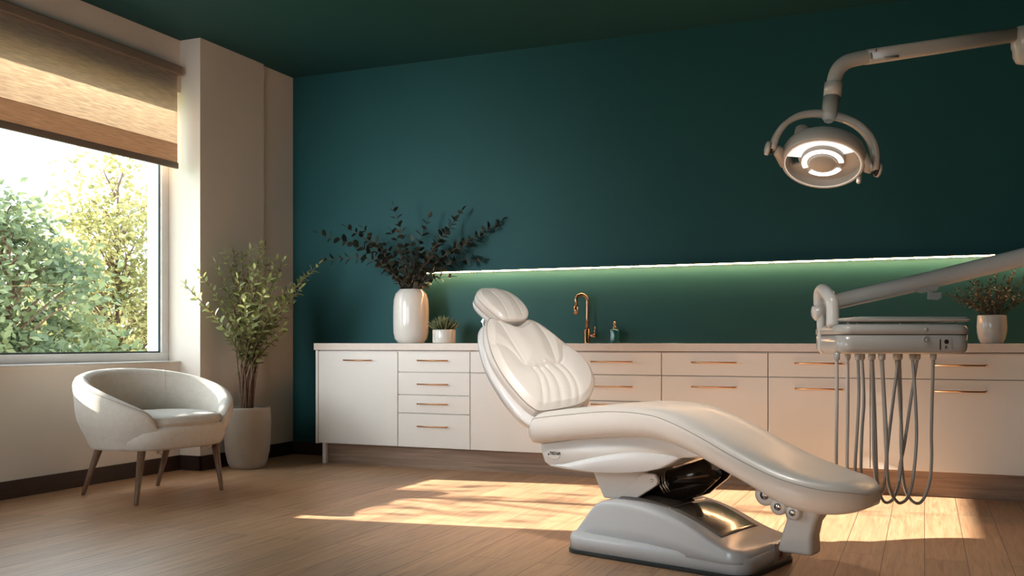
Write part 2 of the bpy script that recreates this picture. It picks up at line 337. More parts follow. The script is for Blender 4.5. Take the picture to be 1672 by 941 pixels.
def window(name, y0, y1, z0, z1, mull=()):
    t = .07
    root = bpy.data.objects.new(name, None); COL.objects.link(root); struct(root)
    m = MB()
    m.box((XG-.04, y0, z0), (XG+.03, y1, z0+t)); m.box((XG-.04, y0, z1-t), (XG+.03, y1, z1))
    m.box((XG-.04, y0, z0+t), (XG+.03, y0+t, z1-t)); m.box((XG-.04, y1-t, z0+t), (XG+.03, y1, z1-t))
    for y in mull: m.box((XG-.04, y-t/2, z0+t), (XG+.03, y+t/2, z1-t))
    struct(m.build('window_frame', 'white_frame', root, weld=False, bevel=0.004))
    ys = [y0+t] + list(mull) + [y1-t]
    g = MB(); s = MB()
    for i in range(len(ys)-1):
        a = ys[i]+(t/2 if i else 0); b = ys[i+1]-(t/2 if i < len(ys)-2 else 0)
        g.box((XG-.004, a+.001, z0+t+.001), (XG, b-.001, z1-t-.001))
        q = .012
        for (ya, yb, za, zb) in ((a, b, z0+t, z0+t+q), (a, b, z1-t-q, z1-t), (a, a+q, z0+t, z1-t), (b-q, b, z0+t, z1-t)):
            s.box((XG+.001, ya, za), (XG+.012, yb, zb))
    struct(g.build('window_pane', 'window_glass', root, weld=False)); struct(s.build('window_gasket', 'gasket', root, weld=False))
    return root
win = window('window_1', w1[0], w1[1], ZS, ZH)
struct(MB().box((XG+.03, w1[0], ZS-.001), (XW+.012, w1[1]-.001, ZS+.012)).build('window_sill', 'white_frame', win, bevel=0.004))
window('added_window', w2[0], w2[1], ZS, ZH, (1.58,))  # unseen window, added to let more daylight in from the left

# ------------------------------------------------------------------ roller blind
bl = thing('roller_blind', 'pulled-down beige fabric roller blind above the glass of the window', 'blind', (XW+.04, 4.72, 2.17))
y0, y1 = 3.93, 5.508
def bx(x0, ya, z0, x1, yb, z1): return MB().box((x0, ya, z0), (x1, yb, z1))
fab = MB(); n = 40; vs = []
for z in (2.335, 2.86):
    for k in range(n+1): vs.append((XW+.028, y0+(y1-y0)*k/n, z))
fab.add(vs, [(k, k+1, n+2+k, n+1+k) for k in range(n)])
o = fab.build('blind_fabric', 'blind_fabric', bl, world=True); md = o.modifiers.new('s', 'SOLIDIFY'); md.thickness = 0.0012
o = bx(XW+.0255, y0, 2.195, XW+.0305, y1, 2.34).build('hem', 'blind_hem', bl, world=True)
bx(XW+.018, y0-.004, 2.160, XW+.040, y1+.004, 2.205).build('bottom_rail', 'blind_rail', bl, world=True, bevel=0.005)
MB().tube([(XW+.030, y0, 2.855), (XW+.030, y1+.004, 2.855)], .022, 20).build('roller_tube', 'blind_fabric', bl, world=True)
bx(XW+.002, y0-.01, 2.832, XW+.062, y1+.025, 2.895).build('cassette', 'blind_rail', bl, world=True, bevel=0.008)

# ------------------------------------------------------------------ cabinets
YF = 6.26; YK = 6.33; CT = 0.912
edges = [519.5, 649.5, 767.5, 919, 1080, 1254, 1421, 1716]
xs = [onY(p, YF) for p in edges]
tops = 0.853; bot = 0.155; G = 0.0028
handle_spec = {}
def front(parent, name, x0, x1, z0, z1, hx, hz, hl):
    f = MB().box((x0+G, YF, z0+G), (x1-G, YF+.019, z1-G)).build(name, 'white_lacquer', parent, world=True, bevel=0.0015)
    if hx is not None:
        m = MB(); yb = YF-.030
        m.tube([(hx-hl/2, yb, hz), (hx+hl/2, yb, hz)], .0052, 12)
        for q in (-1, 1):
            m.tube([(hx+q*(hl/2-.012), YF+.001, hz), (hx+q*(hl/2-.012), yb, hz)], .0045, 10)
            m.tube([(hx+q*(hl/2-.004), yb, hz), (hx+q*(hl/2+.001), yb, hz)], .0068, 12)
        h = m.build('handle', 'copper', f, weld=False)
        Mi = parent.matrix_world.inverted(); h.data.transform(Mi)
    return f
lab = ['leftmost white base cabinet, one tall door with a copper handle high up',
       'white base cabinet of four drawers with copper bar handles, under the succulent',
       'white base cabinet mostly hidden behind the dental chair backrest',
       'white drawer cabinet below the faucet, right of the chair backrest',
       'white base cabinet behind the knee bend of the dental chair',
       'white base cabinet directly left of the hanging hoses, its handles crossing behind them',
       'white base cabinet at the right end under the small potted plant']
h2 = {0: (582.5, .05), }
hc = [onY(582.5, YF-.03), onY(705, YF-.03), onY(838, YF-.03), onY(998, YF-.03), onY(1165, YF-.03), onY(1337, YF-.03), onY(1567, YF-.03)]
hl = [.235, .238, .245, .285, .285, .285, .285]
for i in range(7):
    x0, x1 = xs[i], xs[i+1]
    t = thing('base_cabinet', lab[i], 'cabinet', ((x0+x1)/2, YF+.2, bot), 0, 'white base cabinets under the long worktop')
    MB().box((x0+.001, YF+.02, bot), (x1-.001, 6.70, .858)).build('body', 'white_lacquer', t, world=True)
    if i == 0:
        front(t, 'door', x0, x1, bot, tops, hc[i], .786, hl[i])
    elif i == 1:
        zz = [tops, .702, .537, .404, bot]
        for k, hz in enumerate((.788, .617, .475, .312)): front(t, 'drawer', x0, x1, zz[k+1], zz[k], hc[i], hz, hl[i])
    elif i == 3:
        zz = [tops, .702, .527, .404, bot]
        for k, hz in enumerate((.790, .625, .505, .312)): front(t, 'drawer', x0, x1, zz[k+1], zz[k], hc[i], hz, hl[i])
    else:
        front(t, 'drawer', x0, x1, .702, tops, hc[i], .790 if i != 6 else .785, hl[i])
        front(t, 'door' if i != 4 else 'drawer', x0, x1, bot, .702, hc[i], .633 if i != 2 else .627, hl[i])
xe = xs[0]
t = thing('end_panel', 'narrow white end panel on a short leg left of the cabinets', 'panel', (xe-.012, 6.45, 0))
MB().box((xe-.022, YF-.002, bot-.003), (xe-.001, 6.70, .858)).build('panel', 'white_lacquer', t, world=True, bevel=.0015)
MB().box((xe+.012, YK-.03, 0), (xe+.042, YK+.0, bot-.0005)).build('leg', 'white_lacquer', t, world=True, bevel=.0015)
tag(MB().box((xe+.045, YK, 0.0), (xs[-1], YK+.02, bot-.0005)).build('plinth_board', 'kick_wood'), 'brown wood plinth board along the floor under all the white cabinets', 'plinth')
# worktop with the sink cut out
sx0, sx1, sy0, sy1 = -2.05, -1.50, 6.30, 6.60
wt = MB(); x0, x1, ya, yb = onY(512, 6.235), xs[-1]+.03, 6.235, YB-.001; z0 = .861
xc = [x0, sx0, sx1, x1]; yc = [ya, sy0, sy1, yb]
wt.box((x0, ya, z0), (sx0, yb, CT)); wt.box((sx1, ya, z0), (x1, yb, CT)); wt.box((sx0, ya, z0), (sx1, sy0, CT)); wt.box((sx0, sy1, z0), (sx1, yb, CT))
wt = MB()
def grid_slab(m, xc, yc, z0, z1, skip):
    idx = {}
    for k, z in enumerate((z0, z1)):
        for i, x in enumerate(xc):
            for j, y in enumerate(yc): idx[(i, j, k)] = len(idx)
    vs = [(xc[i], yc[j], (z0, z1)[k]) for (i, j, k) in idx]
    fs = []; nx, ny = len(xc)-1, len(yc)-1
    ok = lambda i, j: 0 <= i < nx and 0 <= j < ny and (i, j) not in skip
    for i in range(nx):
        for j in range(ny):
            if not ok(i, j): continue
            fs.append((idx[i, j, 1], idx[i+1, j, 1], idx[i+1, j+1, 1], idx[i, j+1, 1])); fs.append((idx[i, j, 0], idx[i, j+1, 0], idx[i+1, j+1, 0], idx[i+1, j, 0]))
            if not ok(i-1, j): fs.append((idx[i, j, 0], idx[i, j, 1], idx[i, j+1, 1], idx[i, j+1, 0]))
            if not ok(i+1, j): fs.append((idx[i+1, j, 0], idx[i+1, j+1, 0], idx[i+1, j+1, 1], idx[i+1, j, 1]))
            if not ok(i, j-1): fs.append((idx[i, j, 0], idx[i+1, j, 0], idx[i+1, j, 1], idx[i, j, 1]))
            if not ok(i, j+1): fs.append((idx[i, j+1, 0], idx[i, j+1, 1], idx[i+1, j+1, 1], idx[i+1, j+1, 0]))
    m.add(vs, fs, False)
grid_slab(wt, xc, yc, z0, CT, {(1, 1)})
tag(wt.build('worktop', 'worktop_stone', bevel=.002), 'long pale beige worktop running over all the white cabinets', 'worktop')
sk = MB(); q = .008
sk.box((sx0-q, sy0-q, CT-.0005), (sx1+q, sy0+.003, CT+.002)); sk.box((sx0-q, sy1-.003, CT-.0005), (sx1+q, sy1+q, CT+.002)); sk.box((sx0-q, sy0, CT-.0005), (sx0+.003, sy1, CT+.002)); sk.box((sx1-.003, sy0, CT-.0005), (sx1+q, sy1, CT+.002))
sk.box((sx0+.001, sy0+.001, z0+.001), (sx1-.001, sy1-.001, z0+.004))
tag(sk.build('sink', 'chrome', weld=False), 'steel sink rim set into the worktop beside the copper faucet', 'sink')

# LED strip on the back wall
lx0, lx1 = -3.60, 1.35; lz = 1.456
t = thing('light_strip', 'long thin glowing light strip across the teal back wall', 'light', ((lx0+lx1)/2, YB, lz))
MB().box((lx0, YB-.060, lz), (lx1, YB-.0005, lz+.010)).build('channel', 'teal_wall', t, world=True)
MB().box((lx0+.002, YB-.054, lz-.006), (lx1-.002, YB-.036, lz-.0003)).build('diffuser', 'led', t, world=True)

# ------------------------------------------------------------------ dental chair   local frame: (s, w, z)
CR = math.radians(-16)
dc = thing('dental_chair', 'cream leather dental chair reclined on a white base in the middle of the floor', 'dental chair', (-.975, 4.164, 0), CR)
ZT = [(-.64, .562), (-.589, .575), (-.407, .600), (-.177, .624), (.012, .618), (.131, .586), (.267, .530), (.364, .484), (.517, .423), (.616, .394), (.72, .372), (.845, .362)]
ZB = [(-.64, .458), (-.558, .464), (-.349, .494), (-.095, .520), (.037, .520), (.189, .482), (.314, .429), (.438, .374), (.556, .318), (.64, .290), (.72, .280), (.845, .287)]
s0, s1 = -.632, .835
def plan(s):
    if s > .50:
        t = min(1, (s-.50)/(s1-.50)); return .285*(1-t**2.35)**(1/2.35)
    if s < -.53:
        t = min(1, (-.53-s)/(-.53-s0)); return .285*(.80+.20*(1-t**2.5)**(1/2.5))
    return .285
def thick(s):
    if s > .74: t = (s-.74)/(s1-.74); return (1-min(1, t)**2.5)**(1/2.5)*.72+.28
    if s < -.58: t = (-.58-s)/(-.58-s0); return (1-min(1, t)**2.4)**(1/2.4)
    return 1
ST = []
N = 110
for i in range(N+1):
    u = i/N; c = .5-.5*math.cos(PI*u); ST.append(s0+(s1-s0)*(.55*c+.45*u))
ringsC = []; stitchN = []; stitchF = []
for s in ST:
    hw = max(plan(s), .004); zt = interp(ZT, s); zb = interp(ZB, s); th = max(thick(s), .04); zm = (zt+zb)/2; hT = (zt-zm)*th; hB = (zm-zb)*th
    cw = .030*(.35+.65*th) * min(1, hw/.2)
    half = [(0, -hB), (.5*hw, -hB*1.0), (.82*hw, -hB*.97), (.93*hw, -hB*.86), (.985*hw, -hB*.5), (1.0*hw, 0), (.995*hw, hT*.45), (.975*hw, hT*.80), (.955*hw, hT*.97), (.935*hw, hT*1.04),
            (.90*hw, hT+cw*.34), (.84*hw, hT+cw*.62), (.74*hw, hT+cw*.84), (.6*hw, hT+cw*.96), (.4*hw, hT+cw*1.0), (.2*hw, hT+cw*.98), (0, hT+cw*.97)]
    ring = [Vector((s, -y, zm+z)) for y, z in half] + [Vector((s, y, zm+z)) for y, z in half[-2:0:-1]]
    ringsC.append(ring); stitchN.append(ring[9]+Vector((0, -.001, .0))); stitchF.append(ring[len(half)-1+len(half)-1-9]+Vector((0, .001, 0)))
mb = MB(); mb.loft(ringsC, True)
seat = mb.build('seat_cushion', 'leather', dc)
path = stitchN[3:-1] + stitchF[-2:2:-1]
MB().tube([p+Vector((0, 0, .0006)) for p in path], .0016, 6).build('stitching', 'seam_thread', seat, weld=False)
# soft fold along the inner crown
def zc_top(s):
    zt = interp(ZT, s); return zt+.030
# under-shell
FR = [(-.575, .462), (-.566, .42), (-.552, .385), (-.52, .366), (-.436, .360), (-.35, .357), (-.261, .358), (-.17, .363), (-.095, .371), (-.02, .384), (.04, .400), (.10, .425), (.156, .455), (.24, .462), (.235, .477), (.189, .495), (.037, .530), (-.095, .528), (-.349, .50)]
def shell_rings(poly, ws, fn_scale, cen):
    R_ = []
    for w, k in zip(ws, fn_scale): R_.append([Vector((cen[0]+(a-cen[0])*k, w, cen[1]+(z-cen[1])*k)) for a, z in poly])
    return R_
ws = [-.245, -.242, -.236, -.225, .225, .236, .242, .245]; ks = [.955, .975, .99, 1, 1, .99, .975, .955]
MB().loft(shell_rings(FR, ws, ks, (-.17, .44)), True, smooth=True).build('under_shell', 'warm_plastic', dc)
BP = [(-.515, .372), (-.43, .3635), (-.261, .3615), (-.12, .371), (.0, .390), (.07, .413), (.132, .452), (.051, .462), (-.065, .463), (-.171, .448), (-.344, .409), (-.45, .381)]
bpv = [Vector((a, z, 0)) for a, z in BP]; bps = [(v.x, v.y) for v in cr(bpv, 5, True)]
MB().loft(shell_rings(bps, [-.2505, -.249, -.243, -.2, .2, .243, .249, .2505], [.94, .975, 1, 1, 1, 1, .975, .94], (-.17, .41)), True, smooth=True).build('belly_panel', 'white_plastic', dc)
# badge on the shell
bd = MB(); ang = [k*2*PI/28 for k in range(28)]
cen = (-.493, .425)
rr = [(cen[0]+.004+ (.033 if math.cos(a) > 0 else .033)*abs(math.cos(a))**.6*math.copysign(1, math.cos(a)), cen[1]+.022*abs(math.sin(a))**.8*math.copysign(1, math.sin(a))) for a in ang]
bd.prism(rr, -.2485, -.240, smooth=False)
badge = bd.build('badge', 'warm_plastic', dc, bevel=.001)
def text(body, size, loc, rot, m, parent, name='lettering', ext=.0006, bold=0.0):
    c = bpy.data.curves.new(name, 'FONT'); c.body = body; c.size = size; c.extrude = ext; c.align_x = 'CENTER'; c.align_y = 'CENTER'; c.offset = bold
    o = bpy.data.objects.new(name, c); COL.objects.link(o); o.parent = parent; o.location = loc; o.rotation_euler = rot; c.materials.append(MAT[m])
    bpy.context.view_layer.update(); me = bpy.data.meshes.new_from_object(o.evaluated_get(bpy.context.evaluated_depsgraph_get()))
    n = bpy.data.objects.new(name, me); COL.objects.link(n); n.parent = parent; n.location = loc; n.rotation_euler = rot; me.materials.clear(); me.materials.append(MAT[m]); bpy.data.objects.remove(o); return n
text('TEIZAIB', .0175, (-.482, -.2492, .4265), (PI/2, 0, 0), 'black_ink', badge, bold=.0006)
MB().lathe([(0, -.0008), (.0042, -.0008), (.0042, .0008), (0, .0008)], 20, (-.5175, -.2490, .4215), (0, 1, 0)).build('dot', 'black_ink', badge)

# base plate, plinth, hump
def rrect(a0, a1, b0, b1, r, n=6, r2=None):
    out = []
    for cx, cy, st in ((a1-r, b1-r, 0), (a0+r, b1-r, PI/2), (a0+r, b0+r, PI), (a1-r, b0+r, 1.5*PI)):
        for k in range(n+1): a = st+PI/2*k/n; out.append((cx+r*math.cos(a), cy+r*math.sin(a)))
    return out
def slab(levels):
    m = MB(); m.loft([[Vector((x, y, z)) for x, y in rrect(*q)] for q, z in levels], True); return m
A0, A1, B0, B1 = -.432, .436, -.262, .232
slab([((A0, A1, B0, B1, .07), 0), ((A0, A1, B0, B1, .07), .018)]).build('base_plate', 'black_rubber', dc, bevel=.003)
slab([((A0+.004, A1-.004, B0+.004, B1-.004, .07), .018), ((A0+.004, A1-.004, B0+.004, B1-.004, .07), .066), ((A0+.008, A1-.008, B0+.008, B1-.008, .066), .078), ((A0+.018, A1-.018, B0+.02, B1-.02, .04), .086), ((A0+.05, A1-.03, B0+.06, B1-.06, .03), .092)]).build('plinth', 'base_enamel', dc)
HT = [(-.405, .085), (-.375, .122), (-.346, .160), (-.31, .203), (-.27, .230), (-.213, .243), (-.13, .246), (-.057, .242), (.02, .230), (.088, .214), (.15, .193), (.21, .168), (.27, .140), (.33, .118), (.40, .104), (.424, .096)]
def hump_hw(s): return .195+.058*max(0, min(1, (s+.35)/.70))
def hump_top(s, w):
    hw = hump_hw(s); z = interp(HT, s); t = min(1, abs(w+.012)/hw)
    return z+.006*(1-t*t)
hs = []
n = 60
for i in range(n+1):
    s = -.405+(.424+.405)*i/n; hw = hump_hw(s); z = interp(HT, s); c = -.014
    if s > .34: k = (s-.34)/.084; hw *= (.72+.28*math.sqrt(max(0, 1-k*k)))
    zb = .06; hh = z-zb
    half = [(hw+.006, 0), (hw+.003, hh*.4), (hw, hh*.78), (hw-.002, hh*.92), (hw-.005, hh*.97), (hw-.012, hh*1.0), (hw-.05, hh*1.0+.002), (hw*.5, hh+.004), (0, hh+.006)]
    hs.append([Vector((s, c-y, zb+zz)) for y, zz in half] + [Vector((s, c+y, zb+zz)) for y, zz in half[-2::-1]])
MB().loft(hs, True).build('base_cover', 'base_enamel', dc)
def hump_patch(name, m, sa, sb, wa, wb, lift=.006, parent=dc):
    ns, nw = 22, 14; vs = []; top = []
    mbp = MB()
    for lv in (lift, -.004):
        for i in range(ns+1):
            s = sa+(sb-sa)*i/ns
            for j in range(nw+1):
                w = wa(s)+(wb(s)-wa(s))*j/nw; vs.append(Vector((s, w, hump_top(s, w)+lv)))
    k = nw+1; o2 = (ns+1)*k; fs = []
    for i in range(ns):
        for j in range(nw):
            fs.append((i*k+j, (i+1)*k+j, (i+1)*k+j+1, i*k+j+1)); fs.append((o2+i*k+j, o2+i*k+j+1, o2+(i+1)*k+j+1, o2+(i+1)*k+j))
    for i in range(ns):
        fs.append((i*k, o2+i*k, o2+(i+1)*k, (i+1)*k)); fs.append((i*k+nw, (i+1)*k+nw, o2+(i+1)*k+nw, o2+i*k+nw))
    for j in range(nw):
        fs.append((j, j+1, o2+j+1, o2+j)); fs.append((ns*k+j, o2+ns*k+j, o2+ns*k+j+1, ns*k+j+1))
    mbp.add(vs, fs, True); return mbp.build(name, m, parent)
hump_patch('cover_panel', 'smoked_cover', -.20, .055, lambda s: -.168, lambda s: .155)
hump_patch('cover_panel', 'smoked_cover', .059, .285, lambda s: -.168, lambda s: .172)
# foot end cap with badge
c = MB(); c.box((.405, .00, .018), (.4335, .12, .098)); c.build('end_plate', 'grey_plastic', dc, bevel=.004)
MB().box((.36, .00, .096), (.434, .12, .104)).build('end_trim', 'chrome', dc, bevel=.003)
em = MB(); em.prism([(-.020, -.012), (.018, -.014), (.022, -.006), (.012, .012), (.002, .016), (-.010, .002)], -.001, .001, fn=lambda a, w, z: Vector((.4345+w, .06+a, .055+z)))
em.prism([(-.022, -.020), (.020, -.020), (.020, -.017), (-.022, -.017)], -.001, .001, fn=lambda a, w, z: Vector((.4345+w, .06+a, .055+z)))
em.build('emblem', 'red_mark', dc, weld=False)
# pedestal, lift arm, motor
MB().prism([(-.385, .375), (-.312, .232), (-.20, .232), (-.075, .375)], -.12, .10).build('pedestal', 'warm_plastic', dc, bevel=.006, seg=3)
la = MB(); la.prism([(-.235, .232), (-.205, .225), (-.165, .226), (-.03, .315), (-.022, .335), (-.04, .362), (-.10, .362)], -.145, -.122)
lb = MB(); lb.prism([(-.235, .232), (-.205, .225), (-.165, .226), (-.03, .315), (-.022, .335), (-.04, .362), (-.10, .362)], .102, .125)
la = la.build('lift_arm', 'warm_plastic', dc, bevel=.005, seg=3); lb.build('lift_arm', 'warm_plastic', dc, bevel=.005, seg=3)
MB().lathe([(0, -.004), (.006, -.004), (.006, .002), (0, .002)], 16, (-.050, -.146, .335), (0, 1, 0)).build('bolt', 'chrome', la)
mo = MB(); a = Vector((-.09, -.02, .295)); b = Vector((.19, -.02, .395)); dr = (b-a).normalized()
mo.tube([a, a+dr*.03, a+dr*.031, a+dr*.27], [.045, .045, .052, .052], 28)
mo.tube([Vector((-.16, .0, .262)), Vector((-.02, .0, .285)), Vector((.08, 0, .325)), Vector((.16, 0, .39))], [.06, .058, .058, .05], 24)
mo = mo.build('lift_motor', 'black_steel', dc, weld=False)
rg = MB()
for q in (.035, .050, .062): rg.tube([a+dr*q, a+dr*(q+.006)], .0545, 28)
rg.build('collar', 'chrome', mo, weld=False)
MB().prism([(-.06, .235), (.02, .238), (.11, .27), (.20, .345), (.235, .395), (.22, .40), (.16, .38), (.04, .33)], .05, .075).build('side_guard', 'black_steel', dc, bevel=.004)
# footrest bracket
fb = MB(); R_ = []
for z, sa, sb, hw in ((.085, .475, .600, .040), (.092, .468, .607, .052), (.10, .467, .608, .056), (.16, .482, .607, .052), (.215, .500, .620, .050), (.235, .497, .632, .055), (.25, .495, .64, .058), (.30, .50, .64, .058)):
    R_.append([Vector((x, y, z)) for x, y in rrect(sa, sb, -.0-hw, hw, .022, 5)])
fb.loft(R_, True); fb.build('footrest_bracket', 'warm_plastic', dc)
for (s_, z_, r_, l_) in ((.428, .312, .044, .10), (.485, .272, .034, .11), (.545, .255, .030, .11)):
    m = MB(); m.lathe([(0, -l_/2), (r_*.7, -l_/2), (r_, -l_/2+.006), (r_, l_/2-.006), (r_*.7, l_/2), (0, l_/2)], 28, (s_, -.03, z_), (0, 1, 0))
    k = m.build('hinge', 'warm_plastic', dc)
    MB().lathe([(0, -.003), (r_*.42, -.003), (r_*.42, .002), (0, .002)], 20, (s_, -.03-l_/2-.001, z_), (0, 1, 0)).build('pin', 'chrome', k)
MB().prism([(.62, .262), (.70, .262), (.69, .288), (.60, .296)], -.04, .04).build('bracket_tab', 'grey_plastic', dc, bevel=.004)

# backrest
YW = math.radians(-13); xb = Vector((math.cos(YW), math.sin(YW), 0)); yb_ = Vector((-math.sin(YW), math.cos(YW), 0))
PV = Vector((-.645, 0, .604))
def frame(al):
    al = math.radians(al); B = -xb*math.cos(al)+UP*math.sin(al); return B, yb_.cross(B)
B1v, N1v = frame(49.6)
def bk(a, b, n=0): return PV + yb_*a + B1v*b + N1v*n
OUT = [(-.139,.560),(-.108,.567),(-.063,.546),(-.025,.522),(.023,.517),(.068,.540),(.110,.562),(.152,.550),(.198,.505),(.262,.415),(.322,.335),(.348,.268),(.335,.180),(.295,.118),(.228,.060),(.146,.024),(.033,.006),(-.110,-.004),(-.158,.024),(-.195,.094),(-.223,.200),(-.230,.307),(-.211,.417),(-.180,.504)]
SEAMS = [[(-.205,.398),(-.165,.392),(-.133,.370),(-.108,.318),(-.090,.262),(-.043,.249),(.044,.251),(.140,.262),(.180,.297),(.220,.362),(.255,.412)],
         [(-.092,.545),(-.088,.404),(-.080,.262)], [(.150,.535),(.150,.417),(.120,.262)],
         [(-.043,.249),(-.049,.147),(-.098,.006)], [(-.001,.249),(-.010,.122),(-.055,.006)], [(.105,.256),(.125,.141),(.085,.016)], [(.150,.262),(.172,.139),(.140,.028)], [(.04,.25),(.05,.13),(.02,.01)]]
def dseg(p, a, b):
    ab = b-a; t = max(0, min(1, (p-a).dot(ab)/ab.dot(ab))); return (p-a-ab*t).length
def dens(poly, n=6): return [Vector((v.x, v.y)) for v in cr([Vector((*p, 0)) for p in poly], n)]
def pad(outl, seams, fn, crown, puff, depth, groove=.005, gw=.0055, cen=None, nt=64, minor=()):
    ol = [Vector((v.x, v.y)) for v in cr([Vector((*p, 0)) for p in outl], 9, True)]
    c = cen or sum(ol, Vector((0, 0)))/len(ol); sm = [dens(s) for s in seams]; m = MB(); rings = []
    for i in range(1, nt+1):
        t = math.sin(i/nt*PI/2)**.9 if i < nt else 1
        ring = []
        for p in ol:
            q = c+(p-c)*t; h = crown*(1-t**2.6)**.75
            dm = 9; d2 = 9
            for si, s in enumerate(sm):
                dd = min(dseg(q, s[k], s[k+1]) for k in range(len(s)-1))
                if si in minor: d2 = min(d2, dd)
                else: dm = min(dm, dd)
            h += puff*(1-math.exp(-(dm/.045)**2))*min(1, (1-t)*9) - groove*math.exp(-(dm/gw)**2) + puff*.35*(1-math.exp(-(d2/.02)**2))*min(1, (1-t)*9) - groove*.7*math.exp(-(d2/gw)**2)
            ring.append(fn(q.x, q.y, h))
        rings.append(ring)
    top = [fn(c.x, c.y, crown+puff)]
    for k, nn in ((1.012, -.006), (1.018, -.016), (1.018, -depth*.5), (1.006, -depth*.85), (.97, -depth)):
        rings.append([fn(c.x+(p.x-c.x)*k, c.y+(p.y-c.y)*k, nn) for p in ol])
    K = len(ol); vs = top + [v for r in rings for v in r]
    fs = [(0, 1+j, 1+(j+1) % K) for j in range(K)]
    for i in range(len(rings)-1):
        for j in range(K): fs.append((1+i*K+j, 1+(i+1)*K+j, 1+(i+1)*K+(j+1) % K, 1+i*K+(j+1) % K))
    fs.append(tuple(1+(len(rings)-1)*K+j for j in range(K)))
    m.add(vs, fs, True); return m, ol, c
pm, ol, cc = pad(OUT, SEAMS, bk, .022, .013, .050, cen=Vector((.05, .27)), minor=(3, 4, 5, 6, 7))
back = pm.build('backrest', 'leather', dc)
def edge_loop(ol, c, fn, k, n): return [fn(c.x+(p.x-c.x)*k, c.y+(p.y-c.y)*k, n) for p in ol]
lp = edge_loop(ol, cc, bk, 1.003, .0005); MB().tube(lp+[lp[0]], .0022, 6, cap=False).build('piping', 'seam_thread', back, weld=False)
# hard shell behind it
def shell(ol, c, fn, levels):
    m = MB(); m.loft([edge_loop(ol, c, fn, k, n) for k, n in levels], True); return m
SH = [(-.150,.556),(-.10,.570),(.0,.556),(.10,.568),(.155,.552),(.205,.505),(.268,.415),(.328,.335),(.352,.268),(.340,.180),(.300,.108),(.230,.030),(.146,-.030),(.033,-.050),(-.110,-.058),(-.178,-.030),(-.222,.070),(-.243,.190),(-.245,.307),(-.222,.425),(-.192,.510)]
ol2 = [Vector((v.x, v.y)) for v in cr([Vector((*p, 0)) for p in SH], 7, True)]
shell(ol2, cc, bk, [(.93, -.040), (.99, -.046), (1.012, -.054), (1.01, -.066), (.975, -.088), (.88, -.108), (.70, -.122), (.35, -.130)]).build('back_shell', 'white_plastic', dc)
# link between back and seat
MB().box((-.10, -.09, -.14), (.10, .06, -.06), Matrix.Translation(PV+Vector((.03, 0, 0))) @ Matrix.Rotation(YW, 4, 'Z')).build('recline_joint', 'grey_plastic', dc, bevel=.02, seg=3)
MB().prism([(.125, -.005), (.150, -.002), (.150, -.028), (.140, -.030)], -.045, -.025, fn=lambda a, w, z: bk(a, z, w)).build('hook', 'grey_plastic', dc, bevel=.002)
# headrest
HC = PV - xb*.4226 + UP*.505
B2v, N2v = frame(40)
def hd(a, b, n=0): return HC + yb_*a + B2v*b + N2v*n
HO = [(-.045,.136),(.045,.134),(.098,.104),(.132,.030),(.128,-.045),(.084,-.102),(.024,-.118),(-.040,-.118),(-.078,-.098),(-.106,-.030),(-.122,.046),(-.112,.096),(-.08,.126)]
HS = [[(-.050,.128),(-.030,.02),(-.040,-.112)], [(.048,.126),(.070,.02),(.056,-.106)]]
pm, ol3, c3 = pad(HO, HS, hd, .020, .006, .050, .0028, .004, cen=Vector((0, .01)), nt=34)
hr = pm.build('headrest', 'leather', dc)
lp = edge_loop(ol3, c3, hd, 1.012, -.012); MB().tube(lp+[lp[0]], .002, 6, cap=False).build('piping', 'seam_thread', hr, weld=False)
shell(ol3, c3, hd, [(.95, -.052), (1.0, -.057), (1.0, -.066), (.96, -.078), (.80, -.088), (.4, -.094)]).build('headrest_shell', 'white_plastic', dc)
MB().tube([hd(0.0, .02, -.09), hd(-.0, -.02, -.125), bk(.0, .50, -.085)], [.022, .024, .022], 16).build('headrest_arm', 'black_steel', dc)
MB().prism([(-.10, -.085), (-.02, -.085), (.05, -.120), (.055, -.150), (-.04, -.145), (-.09, -.11)], -.06, -.05, fn=lambda a, w, z: hd(w+.02-.01, a*.9+.0, z)).build('headrest_bracket', 'chrome', dc, bevel=.004)
MB().tube(cr([hd(-.075, .005, -.085), hd(-.085, -.03, -.115), hd(-.080, -.075, -.105), hd(-.06, -.115, -.08)], 6), .009, 12).build('release_lever', 'chrome', dc)

# ------------------------------------------------------------------ instrument column (just outside the frame) that carries both arms
CD = 4.45
cb = V(1830, 559, CD); cb.z = 0
# ------------------------------------------------------------------ dental light
LD = 4.0
dl = thing('dental_light', 'pale overhead dental lamp with glowing ring head on a long jointed arm', 'dental light', (cb.x, cb.y, 0), TH)
hcw = V(1343, 268, LD)
tc_ = -(hcw-Vector((0, 0, hcw.z))).normalized()
nrm = (tc_*math.cos(math.radians(63)) - UP*math.sin(math.radians(63)) - Rt*.10).normalized()
uphd = (UP - nrm*UP.dot(nrm)).normalized()      # the side of the head that points up
rgt = uphd.cross(nrm); rgt = rgt if rgt.dot(Rt) > 0 else -rgt
